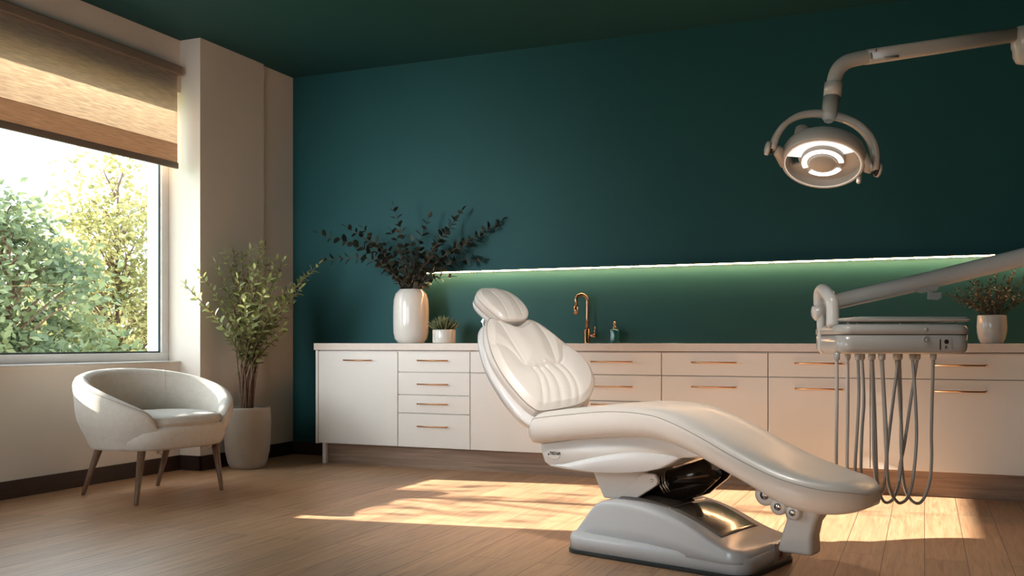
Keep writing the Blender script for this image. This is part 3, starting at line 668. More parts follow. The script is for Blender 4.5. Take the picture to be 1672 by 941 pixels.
# housing ring
m = MB(); m.lathe([(.148, -.004), (.152, .003), (.158, .004), (.164, -.002), (.167, -.020), (.166, -.045), (.160, -.062), (.150, -.070), (.138, -.072), (.138, -.040), (.147, -.034), (.148, -.004)], 72, hcw, nrm)
hsg = m.build('lamp_head', 'shaded_lamp_enamel', dl, world=True)
m = MB(); m.lathe([(.1475, .0), (.1475, .0035), (.1515, .0035), (.1515, .0), (.1475, 0)], 72, hcw, nrm)
m.build('light_rim', 'lamp_rim', dl, world=True)
yax = nrm.cross(rgt)
def sector(m, r0, r1, n0, n1, a0, a1, seg=30):
    # angle 0 = right, 90 = up side
    x = rgt; y = uphd; rings = []
    for k in range(seg+1):
        a = math.radians(a0+(a1-a0)*k/seg); d = x*math.cos(a)+y*math.sin(a)
        rings.append([hcw+d*r+nrm*h for r, h in ((r0, n0), (r1, n0), (r1, n1), (r0, n1))])
    m.loft(rings, True, smooth=False); return m
sector(MB(), .082, .149, -.032, -.026, 12, 165).build('lens', 'lamp_lens', dl, world=True)
m = MB(); sector(m, .082, .149, -.044, -.034, 195, 325); sector(m, .082, .100, -.044, -.034, 165, 195, 8); sector(m, .136, .149, -.044, -.034, 165, 195, 8); sector(m, .082, .149, -.040, -.028, -35, 12, 12)
m.build('back_plate', 'shaded_lamp_enamel', dl, world=True, weld=False)
MB().lathe([(0, -.050), (.080, -.050), (.087, -.040), (.087, -.014), (.083, -.008), (.060, -.006), (0, -.006)], 56, hcw, nrm).build('hub', 'shaded_lamp_enamel', dl, world=True)
MB().lathe([(0, .006), (.046, .006), (.053, .003), (.055, -.008)], 56, hcw, nrm).build('hub_cap', 'shaded_lamp_enamel', dl, world=True)
sector(MB(), .0635, .083, -.006, -.0025, -5, 195, 40).build('light_ring', 'lamp_led', dl, world=True)
sector(MB(), .0635, .083, -.006, -.0025, 218, 322, 24).build('light_ring', 'lamp_led', dl, world=True)
# rear handle
hb = hcw - nrm*.06 + uphd*.06 - rgt*.085
MB().tube([hb, hb-nrm*.055, hb-nrm*.085, hb-nrm*.093], [.034, .030, .028, .018], 24).build('rear_knob', 'shaded_lamp_enamel', dl, world=True)
hb = hcw + rgt*.128 - uphd*.105 - nrm*.03
MB().tube([hb, hb+nrm*.055, hb+nrm*.06], [.012, .010, .006], 14).build('handle', 'shaded_lamp_enamel', dl, world=True)
ll = bpy.data.lights.new('lamp_beam', 'AREA'); ll.shape = 'DISK'; ll.size = .16; ll.energy = 5; ll.color = (1.0, 0.95, 0.88)
lo = bpy.data.objects.new('lamp_beam', ll); COL.objects.link(lo); lo.location = hcw+nrm*.012; lo.rotation_euler = (-nrm).to_track_quat('Z', 'Y').to_euler(); ll.cycles.is_caustics_light = False
# yoke
pl = V(1268, 247, LD); pr = V(1419, 277, LD); vc = (pl+pr)/2; hx = (pr-pl)/2; ayx = hx.normalized(); rad = V(1350, 187, LD) - vc; rad = rad - ayx*rad.dot(ayx)
fwd = ayx.cross(rad).normalized()
rings = []; n = 48
for k in range(n+1):
    a = PI*k/n; cx, sx = math.cos(a), math.sin(a)
    e = 2.35; X = math.copysign(abs(cx)**(2/e), cx); Z_ = abs(sx)**(2/e)
    p = vc + hx*X*1.10 + rad*Z_ ; t_ = (hx*(-abs(sx)**.9*1.0) + rad*cx).normalized()
    nn = t_.cross(fwd).normalized()
    if nn.dot(p-vc) < 0: nn = -nn
    w_ = .024; th_ = .0115
    rings.append([p+nn*th_-fwd*w_, p+nn*th_+fwd*w_, p+nn*th_*.4+fwd*(w_+.004), p-nn*th_*.4+fwd*(w_+.004), p-nn*th_+fwd*w_, p-nn*th_-fwd*w_, p-nn*th_*.4-fwd*(w_+.004), p+nn*th_*.4-fwd*(w_+.004)])
MB().loft(rings, True).build('yoke', 'shaded_lamp_enamel', dl, world=True)
for p, sg, inner in ((pl, -1, hcw-rgt*.155), (pr, 1, hcw+rgt*.155)):
    a_ = ayx*sg
    k = MB().tube([inner-nrm*.02, p-a_*.004-nrm*.006, p+a_*.008-nrm*.006], [.022, .022, .021], 24).build('pivot', 'shaded_lamp_enamel', dl, world=True)
    kn = MB().tube([p+a_*.022-nrm*.006, p+a_*.034-nrm*.006], [.027, .027], 24); kn.build('pivot_knob', 'black_steel', dl, world=True)
    MB().tube([p+a_*.034-nrm*.006, p+a_*.044-nrm*.006, p+a_*.048-nrm*.006], [.030, .028, .018], 24).build('knob_cap', 'shaded_lamp_enamel', dl, world=True)
# stem and arm
st = V(1354, 187, LD)
MB().tube([V(1353, 196, LD-.02), V(1354, 188, LD-.02), V(1358, 160, LD)], [.024, .031, .034], 28).build('yoke_stem', 'shaded_lamp_enamel', dl, world=True)
MB().lathe([(0, 0), (.018, 0), (.018, .004), (.011, .004), (.009, -.004), (0, -.004)], 24, V(1353, 196.5, LD-.02), V(1353, 200, LD-.03)-V(1354, 188, LD-.02)).build('stem_nut', 'grey_plastic', dl, world=True)
MB().tube([V(1359, 157, LD), V(1361, 136, LD), V(1361, 134, LD)], [.035, .036, .030], 28).build('collar', 'shaded_lamp_enamel', dl, world=True)
pp = [V(1362, 140, LD), V(1363, 128, LD), V(1369, 113, LD), V(1381, 102, LD), V(1398, 96.5, LD), V(1420, 92.5, LD)]
MB().tube(cr(pp, 8), .030, 24, flat=(1, .9)).build('arm_elbow', 'shaded_lamp_enamel', dl, world=True)
a = V(1418, 93, LD); b = V(1700, 50.5, LD+.2)
d_ = (b-a).normalized(); sd = d_.cross(UP).normalized(); up_ = sd.cross(d_)
def beam(a, b, w, h, r):
    out = []
    for p in (a, b): out.append([p+sd*x+up_*y for x, y in rrect(-w, w, -h, h, r, 4)])
    return MB().loft(out, True)
beam(a-d_*.01, b, .024, .029, .012).build('upper_arm', 'shaded_lamp_enamel', dl, world=True)
sl = MB(); sl.tube([a+d_*.055-up_*.020-sd*-.024, a+d_*.12-up_*.020+sd*.024], .006, 10); sl.build('cable_slot', 'grey_plastic', dl, world=True)
m = MB()
for q in (.022,): m.tube([a+d_*q+sd*.0245+up_*.012, a+d_*(q+.004)+sd*.0245+up_*.024], .0018, 8)
m.build('arm_seam', 'black_rubber', dl, world=True, weld=False)
kn = V(1673, 60, LD+.17)
MB().lathe([(0, .035), (.050, .035), (.053, .0), (.053, -.045), (.048, -.055), (.046, -.085), (.034, -.110), (0, -.122)], 32, kn).build('arm_knuckle', 'shaded_lamp_enamel', dl, world=True)
top = Vector((cb.x, cb.y, 2.30))
MB().tube(cr([kn-UP*.075, kn-UP*.05+(top-kn)*.3, top-UP*.08, top-UP*.10], 6), .034, 20).build('spring_arm', 'shaded_lamp_enamel', dl, world=True)
MB().tube([Vector((cb.x, cb.y, .02)), Vector((cb.x, cb.y, 2.28))], .045, 28).build('post', 'shaded_lamp_enamel', dl, world=True)
MB().lathe([(0, 0), (.20, 0), (.20, .02), (.17, .035), (.06, .05), (0, .05)], 40, Vector((cb.x, cb.y, 0))).build('post_base', 'shaded_lamp_enamel', dl, world=True)

# ------------------------------------------------------------------ instrument delivery unit   local x = right, y = away
DD = 4.48
du_p = V(1452, 559, DD)
du = thing('instrument_unit', 'white dental instrument console with hanging grey hoses on a swing arm', 'dental unit', (du_p.x, du_p.y, 0), TH)
K = DD/FP
def L_(px, py, dd=0.0): return Vector(((px-836)/FP*(DD+dd) - (1452-836)/FP*DD, dd, EYE+(559-py)/FP*(DD+dd)))
def body_rings(levels):
    m = MB(); m.loft([[Vector((x, y, z)) for x, y in rrect(-w, w, -d, d, r, 8)] for w, d, r, z in levels], True); return m
hw_, hd_ = .292, .19
zc = .868
body_rings([(hw_-.035, hd_-.035, .04, zc), (hw_-.014, hd_-.012, .05, zc+.004), (hw_-.004, hd_-.003, .055, zc+.016), (hw_, hd_, .06, zc+.034), (hw_, hd_, .06, zc+.083)]).build('console', 'shaded_console_enamel', du)
body_rings([(hw_-.003, hd_-.003, .06, zc+.083), (hw_-.003, hd_-.003, .06, zc+.087)]).build('console_joint', 'black_rubber', du)
body_rings([(hw_+.002, hd_+.002, .06, zc+.087), (hw_+.002, hd_+.002, .06, zc+.110), (hw_-.006, hd_-.006, .056, zc+.124), (hw_-.020, hd_-.020, .05, zc+.131), (hw_-.05, hd_-.05, .03, zc+.133)]).build('console_lid', 'shaded_console_enamel', du)
tz = zc+.142
for (xx, yy) in ((-.23, -.12), (-.19, -.12), (.26, -.10), (.0, -.12), (-.22, .1), (.22, .1)): MB().tube([(xx, yy, zc+.128), (xx, yy, tz+.002)], .005, 8).build('tray_foot', 'grey_plastic', du)
def tray(x0, x1, y0, y1, z, h, r):
    m = MB(); m.loft([[Vector((x, y, zz)) for x, y in rrect(x0-e, x1+e, y0-e, y1+e, r, 6)] for e, zz in ((-.012, z), (0, z+h*.4), (.002, z+h*.8), (-.004, z+h), (-.012, z+h*.85), (-.03, z+h*.75))], True); return m
tray(-.262, .302, -.17, .15, tz, .016, .03).build('tray', 'shaded_console_enamel', du)
tray(-.190, .298, -.155, .14, tz+.012, .011, .03).build('tray_lid', 'shaded_console_enamel', du)
yf = -hd_-.001
def knob(x, z, r, m='shaded_console_enamel', mi='grey_plastic'):
    k = MB().lathe([(0, 0), (r, 0), (r, .006), (r*.82, .009), (r*.72, .005), (0, .005)], 28, (x, yf+.001, z), (0, -1, 0)).build('dial', m, du)
    MB().lathe([(0, .005), (r*.55, .005), (r*.5, .012), (0, .013)], 24, (x, yf+.001, z), (0, -1, 0)).build('dial_cap', mi, k)
kx = lambda px: (px-1452)/FP*(DD-hd_)
knob(kx(1485), EYE+(559-555)/FP*4.29, .0175)
MB().lathe([(0, 0), (.009, 0), (.009, .002), (0, .004)], 20, (kx(1485), yf-.001, EYE+(559-538.5)/FP*4.29), (0, -1, 0)).build('indicator', 'grey_plastic', du)
bz = EYE
pp_ = MB(); x0, x1 = kx(1507), kx(1526)
pp_.box((x0, yf-.002, bz-.034), (x1+.002, yf+.002, bz+.016)); panel = pp_.build('socket_panel', 'shaded_console_enamel', du, bevel=.0015)
MB().box((x0-.001, yf-.0045, bz-.033), (x0+.003, yf-.001, bz+.012)).build('socket_edge', 'black_rubber', panel)
q = MB(); q.lathe([(0, 0), (.011, 0), (.011, .003), (.008, .004), (0, .002)], 6, (kx(1517.5), yf-.001, bz+.002), (0, -1, 0)); q.build('socket', 'black_rubber', panel)
q = MB(); q.lathe([(0, 0), (.0045, 0), (0, .001)], 20, (kx(1517), yf-.002, bz-.020), (0, -1, 0)); q.box((kx(1514), yf-.003, bz-.028), (kx(1520), yf-.001, bz-.0255)); q.build('symbol', 'black_ink', panel, weld=False)
# left elbow
el = cr([L_(1359.5, 533, -.06), L_(1359.5, 505, -.06), L_(1358, 493, -.055), L_(1352, 482, -.02), L_(1346, 475, .03), L_(1342, 474, .07), L_(1338.5, 481, .10), L_(1338.5, 498, .11)], 6)
MB().tube(el, .0285, 24).build('elbow_pipe', 'arm_enamel', du)
MB().tube([L_(1359.5, 536, -.06), L_(1359.5, 516, -.06)], .0255, 24).build('elbow_sleeve', 'shaded_console_enamel', du)
hub = [L_(1326.5, 513, .10), L_(1329, 512.5, .10), L_(1331, 512, .10), L_(1346, 507, .10), L_(1352, 503, .10)]
MB().tube(hub, [.020, .034, .036, .034, .030], 24).build('arm_hub', 'arm_enamel', du)
MB().tube([L_(1341.5, 514, .09), L_(1341.5, 535, .09), L_(1341, 541, .09), L_(1341, 545, .09), L_(1342, 570, .09), L_(1344, 577, .09)], [.024, .022, .015, .017, .019, .012], 18).build('holder_grip', 'arm_enamel', du)
ar = [L_(1345, 500, .10), L_(1370, 491.5, .10), L_(1500, 462, .12), L_(1672, 420, .14)]
pe = Vector(((1830-836)/FP*CD-(1452-836)/FP*DD, CD-DD, 1.40))
MB().tube(cr(ar+[pe-Vector((.02, 0, 0))], 6), [.037]*7+[.038]*6+[.041]*6+[.043]*6, 28).build('swing_arm', 'arm_enamel', du) if False else MB().tube(ar+[pe-Vector((.03, 0, 0))], [.036, .037, .040, .044, .044], 28).build('swing_arm', 'arm_enamel', du)
cl = MB(); cl.prism([(1492, 474), (1530, 464), (1534, 468), (1530, 475), (1503, 479), (1494, 476)], -.02, .02, fn=lambda a, w, z: L_(a, z, .11+w))
cl.prism([(1515, 474), (1521, 472), (1522, 478), (1538, 477), (1537, 487), (1531, 490), (1514, 489)], -.018, .018, fn=lambda a, w, z: L_(a, z, .11+w))
cl.build('arm_clip', 'shaded_console_enamel', du, weld=False, bevel=.003)
# hoses: each a U hanging from its own connector
c7 = lambda x, y: (1300+x/2.769, 500+y/2.769)
HS_ = [([(183,238),(184,420),(181,650),(185,840),(215,900),(245,840),(250,640),(240,400),(236,238)], -.13, .10, 'hose_pale'),
       ([(232,265),(233,450),(230,670),(240,840),(270,895),(300,840),(318,650),(330,400),(322,238)], -.12, .08, 'hose_pale'),
       ([(279,245),(283,400),(276,560),(268,690),(285,850),(330,905),(380,868),(400,760),(404,640),(396,420),(384,238)], -.12, .02, 'hose_grey'),
       ([(297,245),(303,330),(316,440),(300,560),(294,710),(300,840),(330,880)], -.10, -.06, 'hose_grey'),
       ([(341,238),(347,430),(352,690),(364,800),(388,872),(412,889),(440,868),(466,790),(478,640),(470,450),(452,238)], -.08, .04, 'hose_grey'),
       ([(389,238),(398,400),(409,600),(412,760),(428,840),(455,884),(478,889),(506,862),(528,780),(544,600),(538,400),(526,238)], -.11, .03, 'hose_grey'),
       ([(460,238),(430,500),(408,660),(404,760)], .02, .05, 'hose_grey'),
       ([(472,238),(462,380),(474,600),(480,740),(492,820),(515,874),(545,893),(575,872),(600,810),(618,700),(616,500),(608,238)], -.07, .0, 'hose_grey'),
       ([(548,238),(520,400),(496,560),(470,700),(478,790)], .04, .07, 'hose_grey'),
       ([(624,238),(620,330),(611,440),(612,580)], -.02, .02, 'hose_grey'),
       ([(330,238),(352,300),(370,330),(385,500),(358,690),(345,740)], .05, .06, 'hose_grey')]
HS_[0] = ([(183,238),(184,420),(181,650),(185,820),(206,890),(228,820),(230,670),(233,450),(232,240)], -.13, .06, 'hose_pale')
HS_[1] = ([(279,238),(283,400),(276,560),(268,690),(266,820),(280,885),(292,830),(293,710),(298,560),(306,440),(303,330),(297,240)], -.12, .0, 'hose_grey')
HS_[3] = ([(324,238),(314,400),(304,560),(300,720),(310,840),(328,885),(346,840),(352,700),(370,450),(372,238)], .02, .07, 'hose_grey')
del HS_[2]
HS_.insert(2, HS_[2])
HS_[2] = ([(352,238),(340,420),(322,600),(318,760),(332,850),(350,880),(372,840),(392,700),(392,450),(399,238)], .05, .09, 'hose_pale')
HS_[6][0][:] = [(462,238),(434,460),(408,690),(400,790),(385,845),(368,800),(362,700),(356,500),(345,238)]
HS_[8][0][:] = [(548,238),(522,400),(490,620),(468,730),(462,820),(440,862),(420,815),(408,700),(394,400),(384,238)]
del HS_[9:11]
HS_.append(([(620,238),(614,440),(611,580),(612,690),(604,790),(578,868),(548,893),(512,868),(486,800),(474,640),(474,450),(467,238)], -.03, .06, 'hose_grey'))
HS_.pop(7)
HS_.append(([(474,238),(468,330),(500,560),(540,690)], 0, 0, 'hose_grey')); HS_.pop()
for pts, d0, d1, mm in HS_[:2]+HS_[4:]:
    n_ = len(pts)
    P3 = [L_(*c7(x, y), dd=d0+(d1-d0)*k/(n_-1)) for k, (x, y) in enumerate(pts)]
    h = MB().tube(cr(P3, 8), .0072 if mm == 'hose_grey' else .0080, 12).build('hose', mm, du, weld=False)
    for e in (P3[0], P3[-1]):
        m = MB(); zt_ = zc+.006
        m.tube([(e.x, e.y, zt_), (e.x, e.y, zt_-.030), (e.x, e.y, zt_-.034), (e.x, e.y, e.z-.006)], [.015, .0135, .010, .0095], 16)
        m.build('connector', 'shaded_console_enamel', h, weld=False)

# ------------------------------------------------------------------ armchair     local x = forward (towards the room), y = left
ac = thing('armchair', 'cream linen tub armchair with splayed brown wooden legs under the window', 'armchair', (-4.30, 4.635, 0), math.radians(-8))
AX, BY = .366, .475
def pl_(phi, k=1.0, e=2.2):
    c, s = math.cos(phi), math.sin(phi)
    return Vector((-AX*k*math.copysign(abs(c)**(2/e), c), BY*k*math.copysign(abs(s)**(2/e), s), 0))
def sst(t): t = max(0, min(1, t)); return t*t*(3-2*t)
PM = math.radians(155)
def rimz(phi):
    t = abs(phi)/PM
    h = .757-.275*t**1.9
    if t > .90: v = (t-.90)/.10; h -= .18*(1-math.sqrt(max(0, 1-v*v)))
    return h
rings = []; pip = []; pin = []
NP = 140
for i in range(NP+1):
    phi = -PM+2*PM*i/NP; t = abs(phi)/PM; h = rimz(phi)
    endf = max(0, (t-.80)/.20)
    T = .092*(1-.25*endf)
    lean = .035*(1-t*.6)
    P = pl_(phi); nrm_ = Vector((P.x/AX**2, P.y/BY**2, 0)).normalized()
    zb = .300+.0*t
    cs = []
    def at(z, off): # off = distance inwards from the outer face
        f = sst((z-.26)/.24); outw = -.085*(1-f) + lean*max(0, (z-.45)/.30)
        return P + nrm_*(outw-off) + UP*z
    hr_ = h-T/2
    lo = min(.34, hr_)
    for z in (.300, .318, .35, .40): 
        cs.append(at(min(z, hr_), 0))
    for k in range(1, 5): cs.append(at(max(.40, .40+(hr_-.40)*k/4) if hr_ > .40 else hr_, 0))
    for k in range(1, 9):
        a = PI*k/9; p0 = at(hr_, T/2); cs.append(p0 + nrm_*(math.cos(a)*T/2) + UP*(math.sin(a)*T/2))
    for k in range(5): z = hr_-(hr_-.33)*k/4; cs.append(at(z, T))
    cs.append(at(.31, T*.75))
    rings.append(cs); pip.append(at(hr_, T/2)+nrm_*(math.cos(.75)*T/2*1.005)+UP*(math.sin(.75)*T/2*1.005))
# rounded arm fronts
def tip(ring, sgn):
    c = sum(ring, Vector())/len(ring); out = []
    P = pl_(sgn*PM); tang = (pl_(sgn*PM)-pl_(sgn*(PM-.02))).normalized()
    for k in range(1, 6):
        a = k/5*PI/2; out.append([c+(v-c)*math.cos(a)*1.0*(1 if k < 5 else 0)+tang*.02*math.sin(a) if k < 5 else c+(v-c)*.02+tang*.02 for v in ring])
    return out
A = tip(rings[0], -1)[::-1]; Bq = tip(rings[-1], 1)
MB().loft(A+rings+Bq, True).build('tub_shell', 'linen', ac)
tubp = [v for v in ac.children if v.name.startswith('tub_shell')][0]
MB().tube(pip, .0026, 8).build('piping', 'seam_thread', tubp, weld=False)
for ph in (-.95, .62):
    sm_ = MB(); i = int((ph+PM)/(2*PM)*NP); r = rings[i]; sm_.tube([v+Vector((.0015, 0, 0)) for v in r[10:20]], .0018, 6)
    sm_.build('seam', 'linen', tubp, weld=False)
# seat base filling the tub
def oval(kx_, ky_, z, x0=.0, e=2.7, n=64, fx=0):
    out = []
    for k in range(n):
        a = 2*PI*k/n; c, s = math.cos(a), math.sin(a)
        x = math.copysign(abs(c)**(2/e), c)*kx_; y = math.copysign(abs(s)**(2/e), s)*ky_
        out.append(Vector((x+x0, y, z)))
    return out
MB().loft([oval(.27, .33, .292), oval(.300, .362, .297), oval(.318, .372, .312), oval(.332, .385, .35), oval(.340, .385, .395), oval(.336, .378, .425), oval(.320, .365, .436), oval(.2, .3, .438)], True).build('seat_base', 'linen', ac)
cu = [oval(.25, .27, .432, .035), oval(.295, .315, .434, .035), oval(.305, .328, .446, .035), oval(.305, .330, .462, .035), oval(.298, .322, .478, .035), oval(.275, .300, .490, .035), oval(.22, .25, .499, .035), oval(.14, .17, .504, .035), oval(.05, .06, .506, .035)]
cu = MB().loft(cu, True).build('seat_cushion', 'linen', ac)
q = oval(.309, .333, .450, .035); MB().tube(q+[q[0]], .0030, 6, cap=False).build('piping', 'linen', cu, weld=False)
def wloc(px, py):
    d = EYE*FP/(py-559); p = V(px, py, d); p.z = 0; return ac.matrix_world.inverted() @ p
for (px, py, tx, ty) in ((135, 809, -.20, -.25), (222, 826, .20, -.27), (257, 794, -.19, .25), (362, 801, .21, .26)):
    f = wloc(px, py); f.z = 0; tpt = Vector((tx, ty, .31))
    MB().tube([f, f+(tpt-f)*.02, tpt], [.009, .012, .024], 16).build('leg', 'walnut_leg', ac)

# ------------------------------------------------------------------ potted plants
def pot(parent, prof, m, name='pot', seg=56):
    return MB().lathe(prof, seg).build(name, m, parent)
random.seed(4)
def branch(stem, fol, pts, r0, r1, L, w, start=.35, step=.035, seg=8, droop=.1, pair=True, jit=.3, ls=1.0, tipleaf=True):
    P = cr(pts, 8); n = len(P)
    stem.tube(P, [r0+(r1-r0)*k/(n-1) for k in range(n)], seg)
    tot = sum((P[k+1]-P[k]).length for k in range(n-1)); acc = 0; nxt = tot*start; side = 1; ph = random.uniform(0, 6)
    for k in range(n-1):
        sg = P[k+1]-P[k]; l = sg.length
        while acc+l >= nxt:
            p = P[k]+sg*((nxt-acc)/l); t = sg.normalized()
            f = nxt/tot; sc = (1.0-.45*abs(f-.55)*1.3)*random.uniform(.8, 1.15)
            ref = UP if abs(t.z) < .95 else Vector((1, 0, 0))
            a = t.cross(ref).normalized(); b = a.cross(t)
            for q in ((1, -1) if pair else (side,)):
                an = ph+random.uniform(-jit, jit)
                o_ = (a*math.cos(an)+b*math.sin(an))*q
                d = (t*random.uniform(.45, .9)+o_*1.0+UP*random.uniform(-droop, droop*2)).normalized()
                nr = t*1.0-o_*.3+Vector((random.uniform(-.5, .5), random.uniform(-.5, .5), random.uniform(-.2, .5)))
                fol.leaf(p+d*r1, d, nr, L*sc*ls, w*sc*ls, random.uniform(.0, .3))
            side = -side; ph += 1.35; nxt += step*random.uniform(.8, 1.2)
        acc += l
    if tipleaf: fol.leaf(P[-1], (P[-1]-P[-2]), UP+Vector((.3, .2, 0)), L*.8, w*.7)

# tall corner plant
base = V(404, 559, 7.16); base.z = 0
t = thing('potted_tree', 'tall leafy green plant in a stoneware pot on the floor between armchair and cabinets', 'plant', base)
pot(t, [(0, 0), (.110, 0), (.122, .006), (.140, .04), (.158, .12), (.166, .22), (.168, .33), (.166, .42), (.165, .440), (.161, .446), (.155, .443), (.153, .42), (.152, .395), (0, .395)], 'stoneware')
MB().lathe([(0, .425), (.08, .424), (.153, .418), (.150, .40), (0, .40)], 40).build('soil', 'soil', t)
st_, fo_ = MB(), MB()
D0 = 7.16
tips = [(302,465,-.50),(322,440,-.25),(352,430,-.2),(368,415,-.1),(380,405,0),(395,420,.15),(408,408,-.15),(425,398,.0),(432,404,.1),(450,425,.05),(462,428,.1),(520,432,-.1),(500,448,0),(492,470,-.2),(475,500,-.1),(468,528,-.15),(462,545,.05),(372,478,-.15),(365,510,-.2),(372,545,-.2),(388,455,-.3),(415,440,-.3),(440,455,-.3),(430,480,-.35),(400,490,-.35),(448,500,-.3),(412,520,-.3),(384,520,-.25),(436,430,.2),(405,455,.2),(455,455,-.15),(382,440,.1),(420,500,.1),(395,540,-.2),(470,470,.1)]
for k, (px, py, dz) in enumerate(tips):
    tp = V(px, py, D0+dz)-base
    a = random.uniform(0, 6.28); rr_ = .02+.02*random.random(); st0 = Vector((rr_*math.cos(a)+.0, rr_*math.sin(a), .41))
    mid = Vector((st0.x*1.2+tp.x*.06, st0.y*1.2+tp.y*.06, .41+(tp.z-.41)*.30)); m2 = Vector((tp.x*.36, tp.y*.36, .41+(tp.z-.41)*.66))
    if tp.z < 1.15: mid = Vector((st0.x+tp.x*.12, st0.y+tp.y*.12, .41+(tp.z-.41)*.45)); m2 = Vector((tp.x*.5, tp.y*.5, .41+(tp.z-.41)*.8))
    branch(st_, fo_, [st0, mid, m2, tp], .0075 if k % 3 else .010, .002, .068, .030, .42, .036)
for v in fo_.v+st_.v: v.x = max(v.x, (XP if v.y+base.y < 6.3 else -4.8)+.012-base.x)
st_.build('stem', 'bark', t, weld=False); fo_.build('foliage', 'fresh_leaf', t, weld=False)

# vase with dusky branches
bs = V(671, 559, 7.345); bs.z = CT
t = thing('vase_of_branches', 'tall glossy cream vase holding wide dark leafy branches on the worktop', 'vase', bs)
pot(t, [(0, 0), (.088, 0), (.098, .004), (.122, .035), (.132, .08), (.134, .15), (.134, .26), (.130, .325), (.118, .368), (.098, .392), (.088, .400), (.086, .405), (.080, .405), (.078, .398), (.080, .37), (.10, .33), (0, .32)], 'ceramic', 'vase_body')
st_, fo_ = MB(), MB(); D0 = 7.345
random.seed(11)
spec = [((521,381,.10),(600,410,.05)),((533,424,-.1),(608,425,-.05)),((567,372,.08),(615,405,.05)),((592,374,-.1),(625,410,-.05)),((643,338,.0),(660,400,.0)),((640,380,.12),(655,410,.1)),((700,356,.05),(685,400,.05)),((754,345,.0),(715,400,.0)),((742,360,-.15),(705,410,-.1)),((825,362,.0),(730,415,.0)),((788,424,.0),(735,430,.0)),((820,375,.08),(735,420,.05)),((622,430,-.1),(645,450,-.05)),((715,440,-.12),(695,450,-.1)),((672,395,-.15),(670,430,-.1)),((690,420,.1),(680,440,.1)),((650,410,-.15),(660,435,-.1)),((712,400,.12),(695,430,.1)),((630,400,.1),(650,435,.08)),((765,395,-.1),(715,425,-.05)),((700,425,-.15),(685,445,-.1)),((662,420,.0),(667,440,0)),((735,452,-.05),(705,455,-.05)),((642,445,.08),(655,455,.05)),((682,405,-.1),(676,430,-.1)), ((600,395,.0),(635,430,0))]
for (a, b) in spec:
    tp = V(a[0], a[1], D0+a[2])-bs; mdp = V(b[0], b[1], D0+b[2])-bs
    s0_ = Vector((random.uniform(-.05, .05)+tp.x*.03, random.uniform(-.05, .05), .385))
    if tp.y+bs.y > YB-.04: tp.y = YB-.04-bs.y
    branch(st_, fo_, [Vector((s0_.x*.5, s0_.y*.5, .33)), s0_, mdp, tp], .0045, .0016, .070, .054, .24, .058, jit=.5)
for v in fo_.v+st_.v: v.y = min(v.y, YB-.012-bs.y)
st_.build('stem', 'dark_twig', t, weld=False); fo_.build('foliage', 'dusky_leaf', t, weld=False)

# succulent
bs = V(725, 559, 7.17); bs.z = CT
t = thing('potted_succulent', 'small spiky succulent in a short white ceramic pot beside the tall vase', 'plant', bs)
pot(t, [(0, 0), (.078, 0), (.083, .004), (.085, .012), (.085, .095), (.083, .100), (.079, .098), (.078, .085), (0, .085)], 'ceramic')
fo_ = MB(); random.seed(3)
for k in range(90):
    a = k*2.39996; e = math.radians(82-62*(k/90)); d = Vector((math.cos(a)*math.cos(e), math.sin(a)*math.cos(e), math.sin(e)))
    p = Vector((math.cos(a)*.03*(k/90), math.sin(a)*.03*(k/90), .085)); L = random.uniform(.085, .118)
    mid = p+d*L*.5+UP*.003; tp = p+d*L+UP*L*.10
    fo_.tube([p, mid, p+d*L*.8+UP*L*.05, tp], [.004, .0062, .0042, .0006], 6)
fo_.build('foliage', 'succulent_leaf', t, weld=False)

# small plant at the right
bs = V(1619.5, 559, 5.83); bs.z = CT
t = thing('potted_herb', 'dark sprawling small plant in a rounded grey-white pot at the right end of the worktop', 'plant', bs)
pot(t, [(0, 0), (.055, 0), (.062, .004), (.074, .030), (.081, .065), (.083, .10), (.080, .165), (.0775, .169), (.0745, .166), (.076, .14), (0, .14)], 'ceramic')
MB().lathe([(0, .150), (.075, .148), (.074, .14), (0, .14)], 32).build('soil', 'soil', t)
st_, fo_ = MB(), MB(); D0 = 5.83; random.seed(8)
for (px, py, dz) in [(1545,482,-.05),(1562,472,.05),(1578,468,-.1),(1580,450,.05),(1592,458,.1),(1598,462,-.12),(1617,444,0),(1626,444,.08),(1640,455,-.1),(1656,442,.0),(1650,455,.1),(1672,455,.05),(1690,462,-.05),(1700,478,0),(1665,478,-.1),(1560,492,-.08),(1570,500,.05),(1612,470,-.1),(1630,470,-.1),(1645,480,-.12),(1600,485,-.12),(1680,490,.05),(1590,480,.1)]:
    tp = V(px, py, D0+dz)-bs; s0_ = Vector((random.uniform(-.03, .03)+tp.x*.05, random.uniform(-.03, .03), .145)); md_ = s0_.lerp(tp, .5)+UP*.02*(1 if tp.z > .3 else 2)
    branch(st_, fo_, [s0_, md_, tp], .0032, .0012, .030, .013, .22, .017, droop=.3, jit=.6)
st_.build('stem', 'dark_twig', t, weld=False); fo_.build('foliage', 'herb_leaf', t, weld=False)

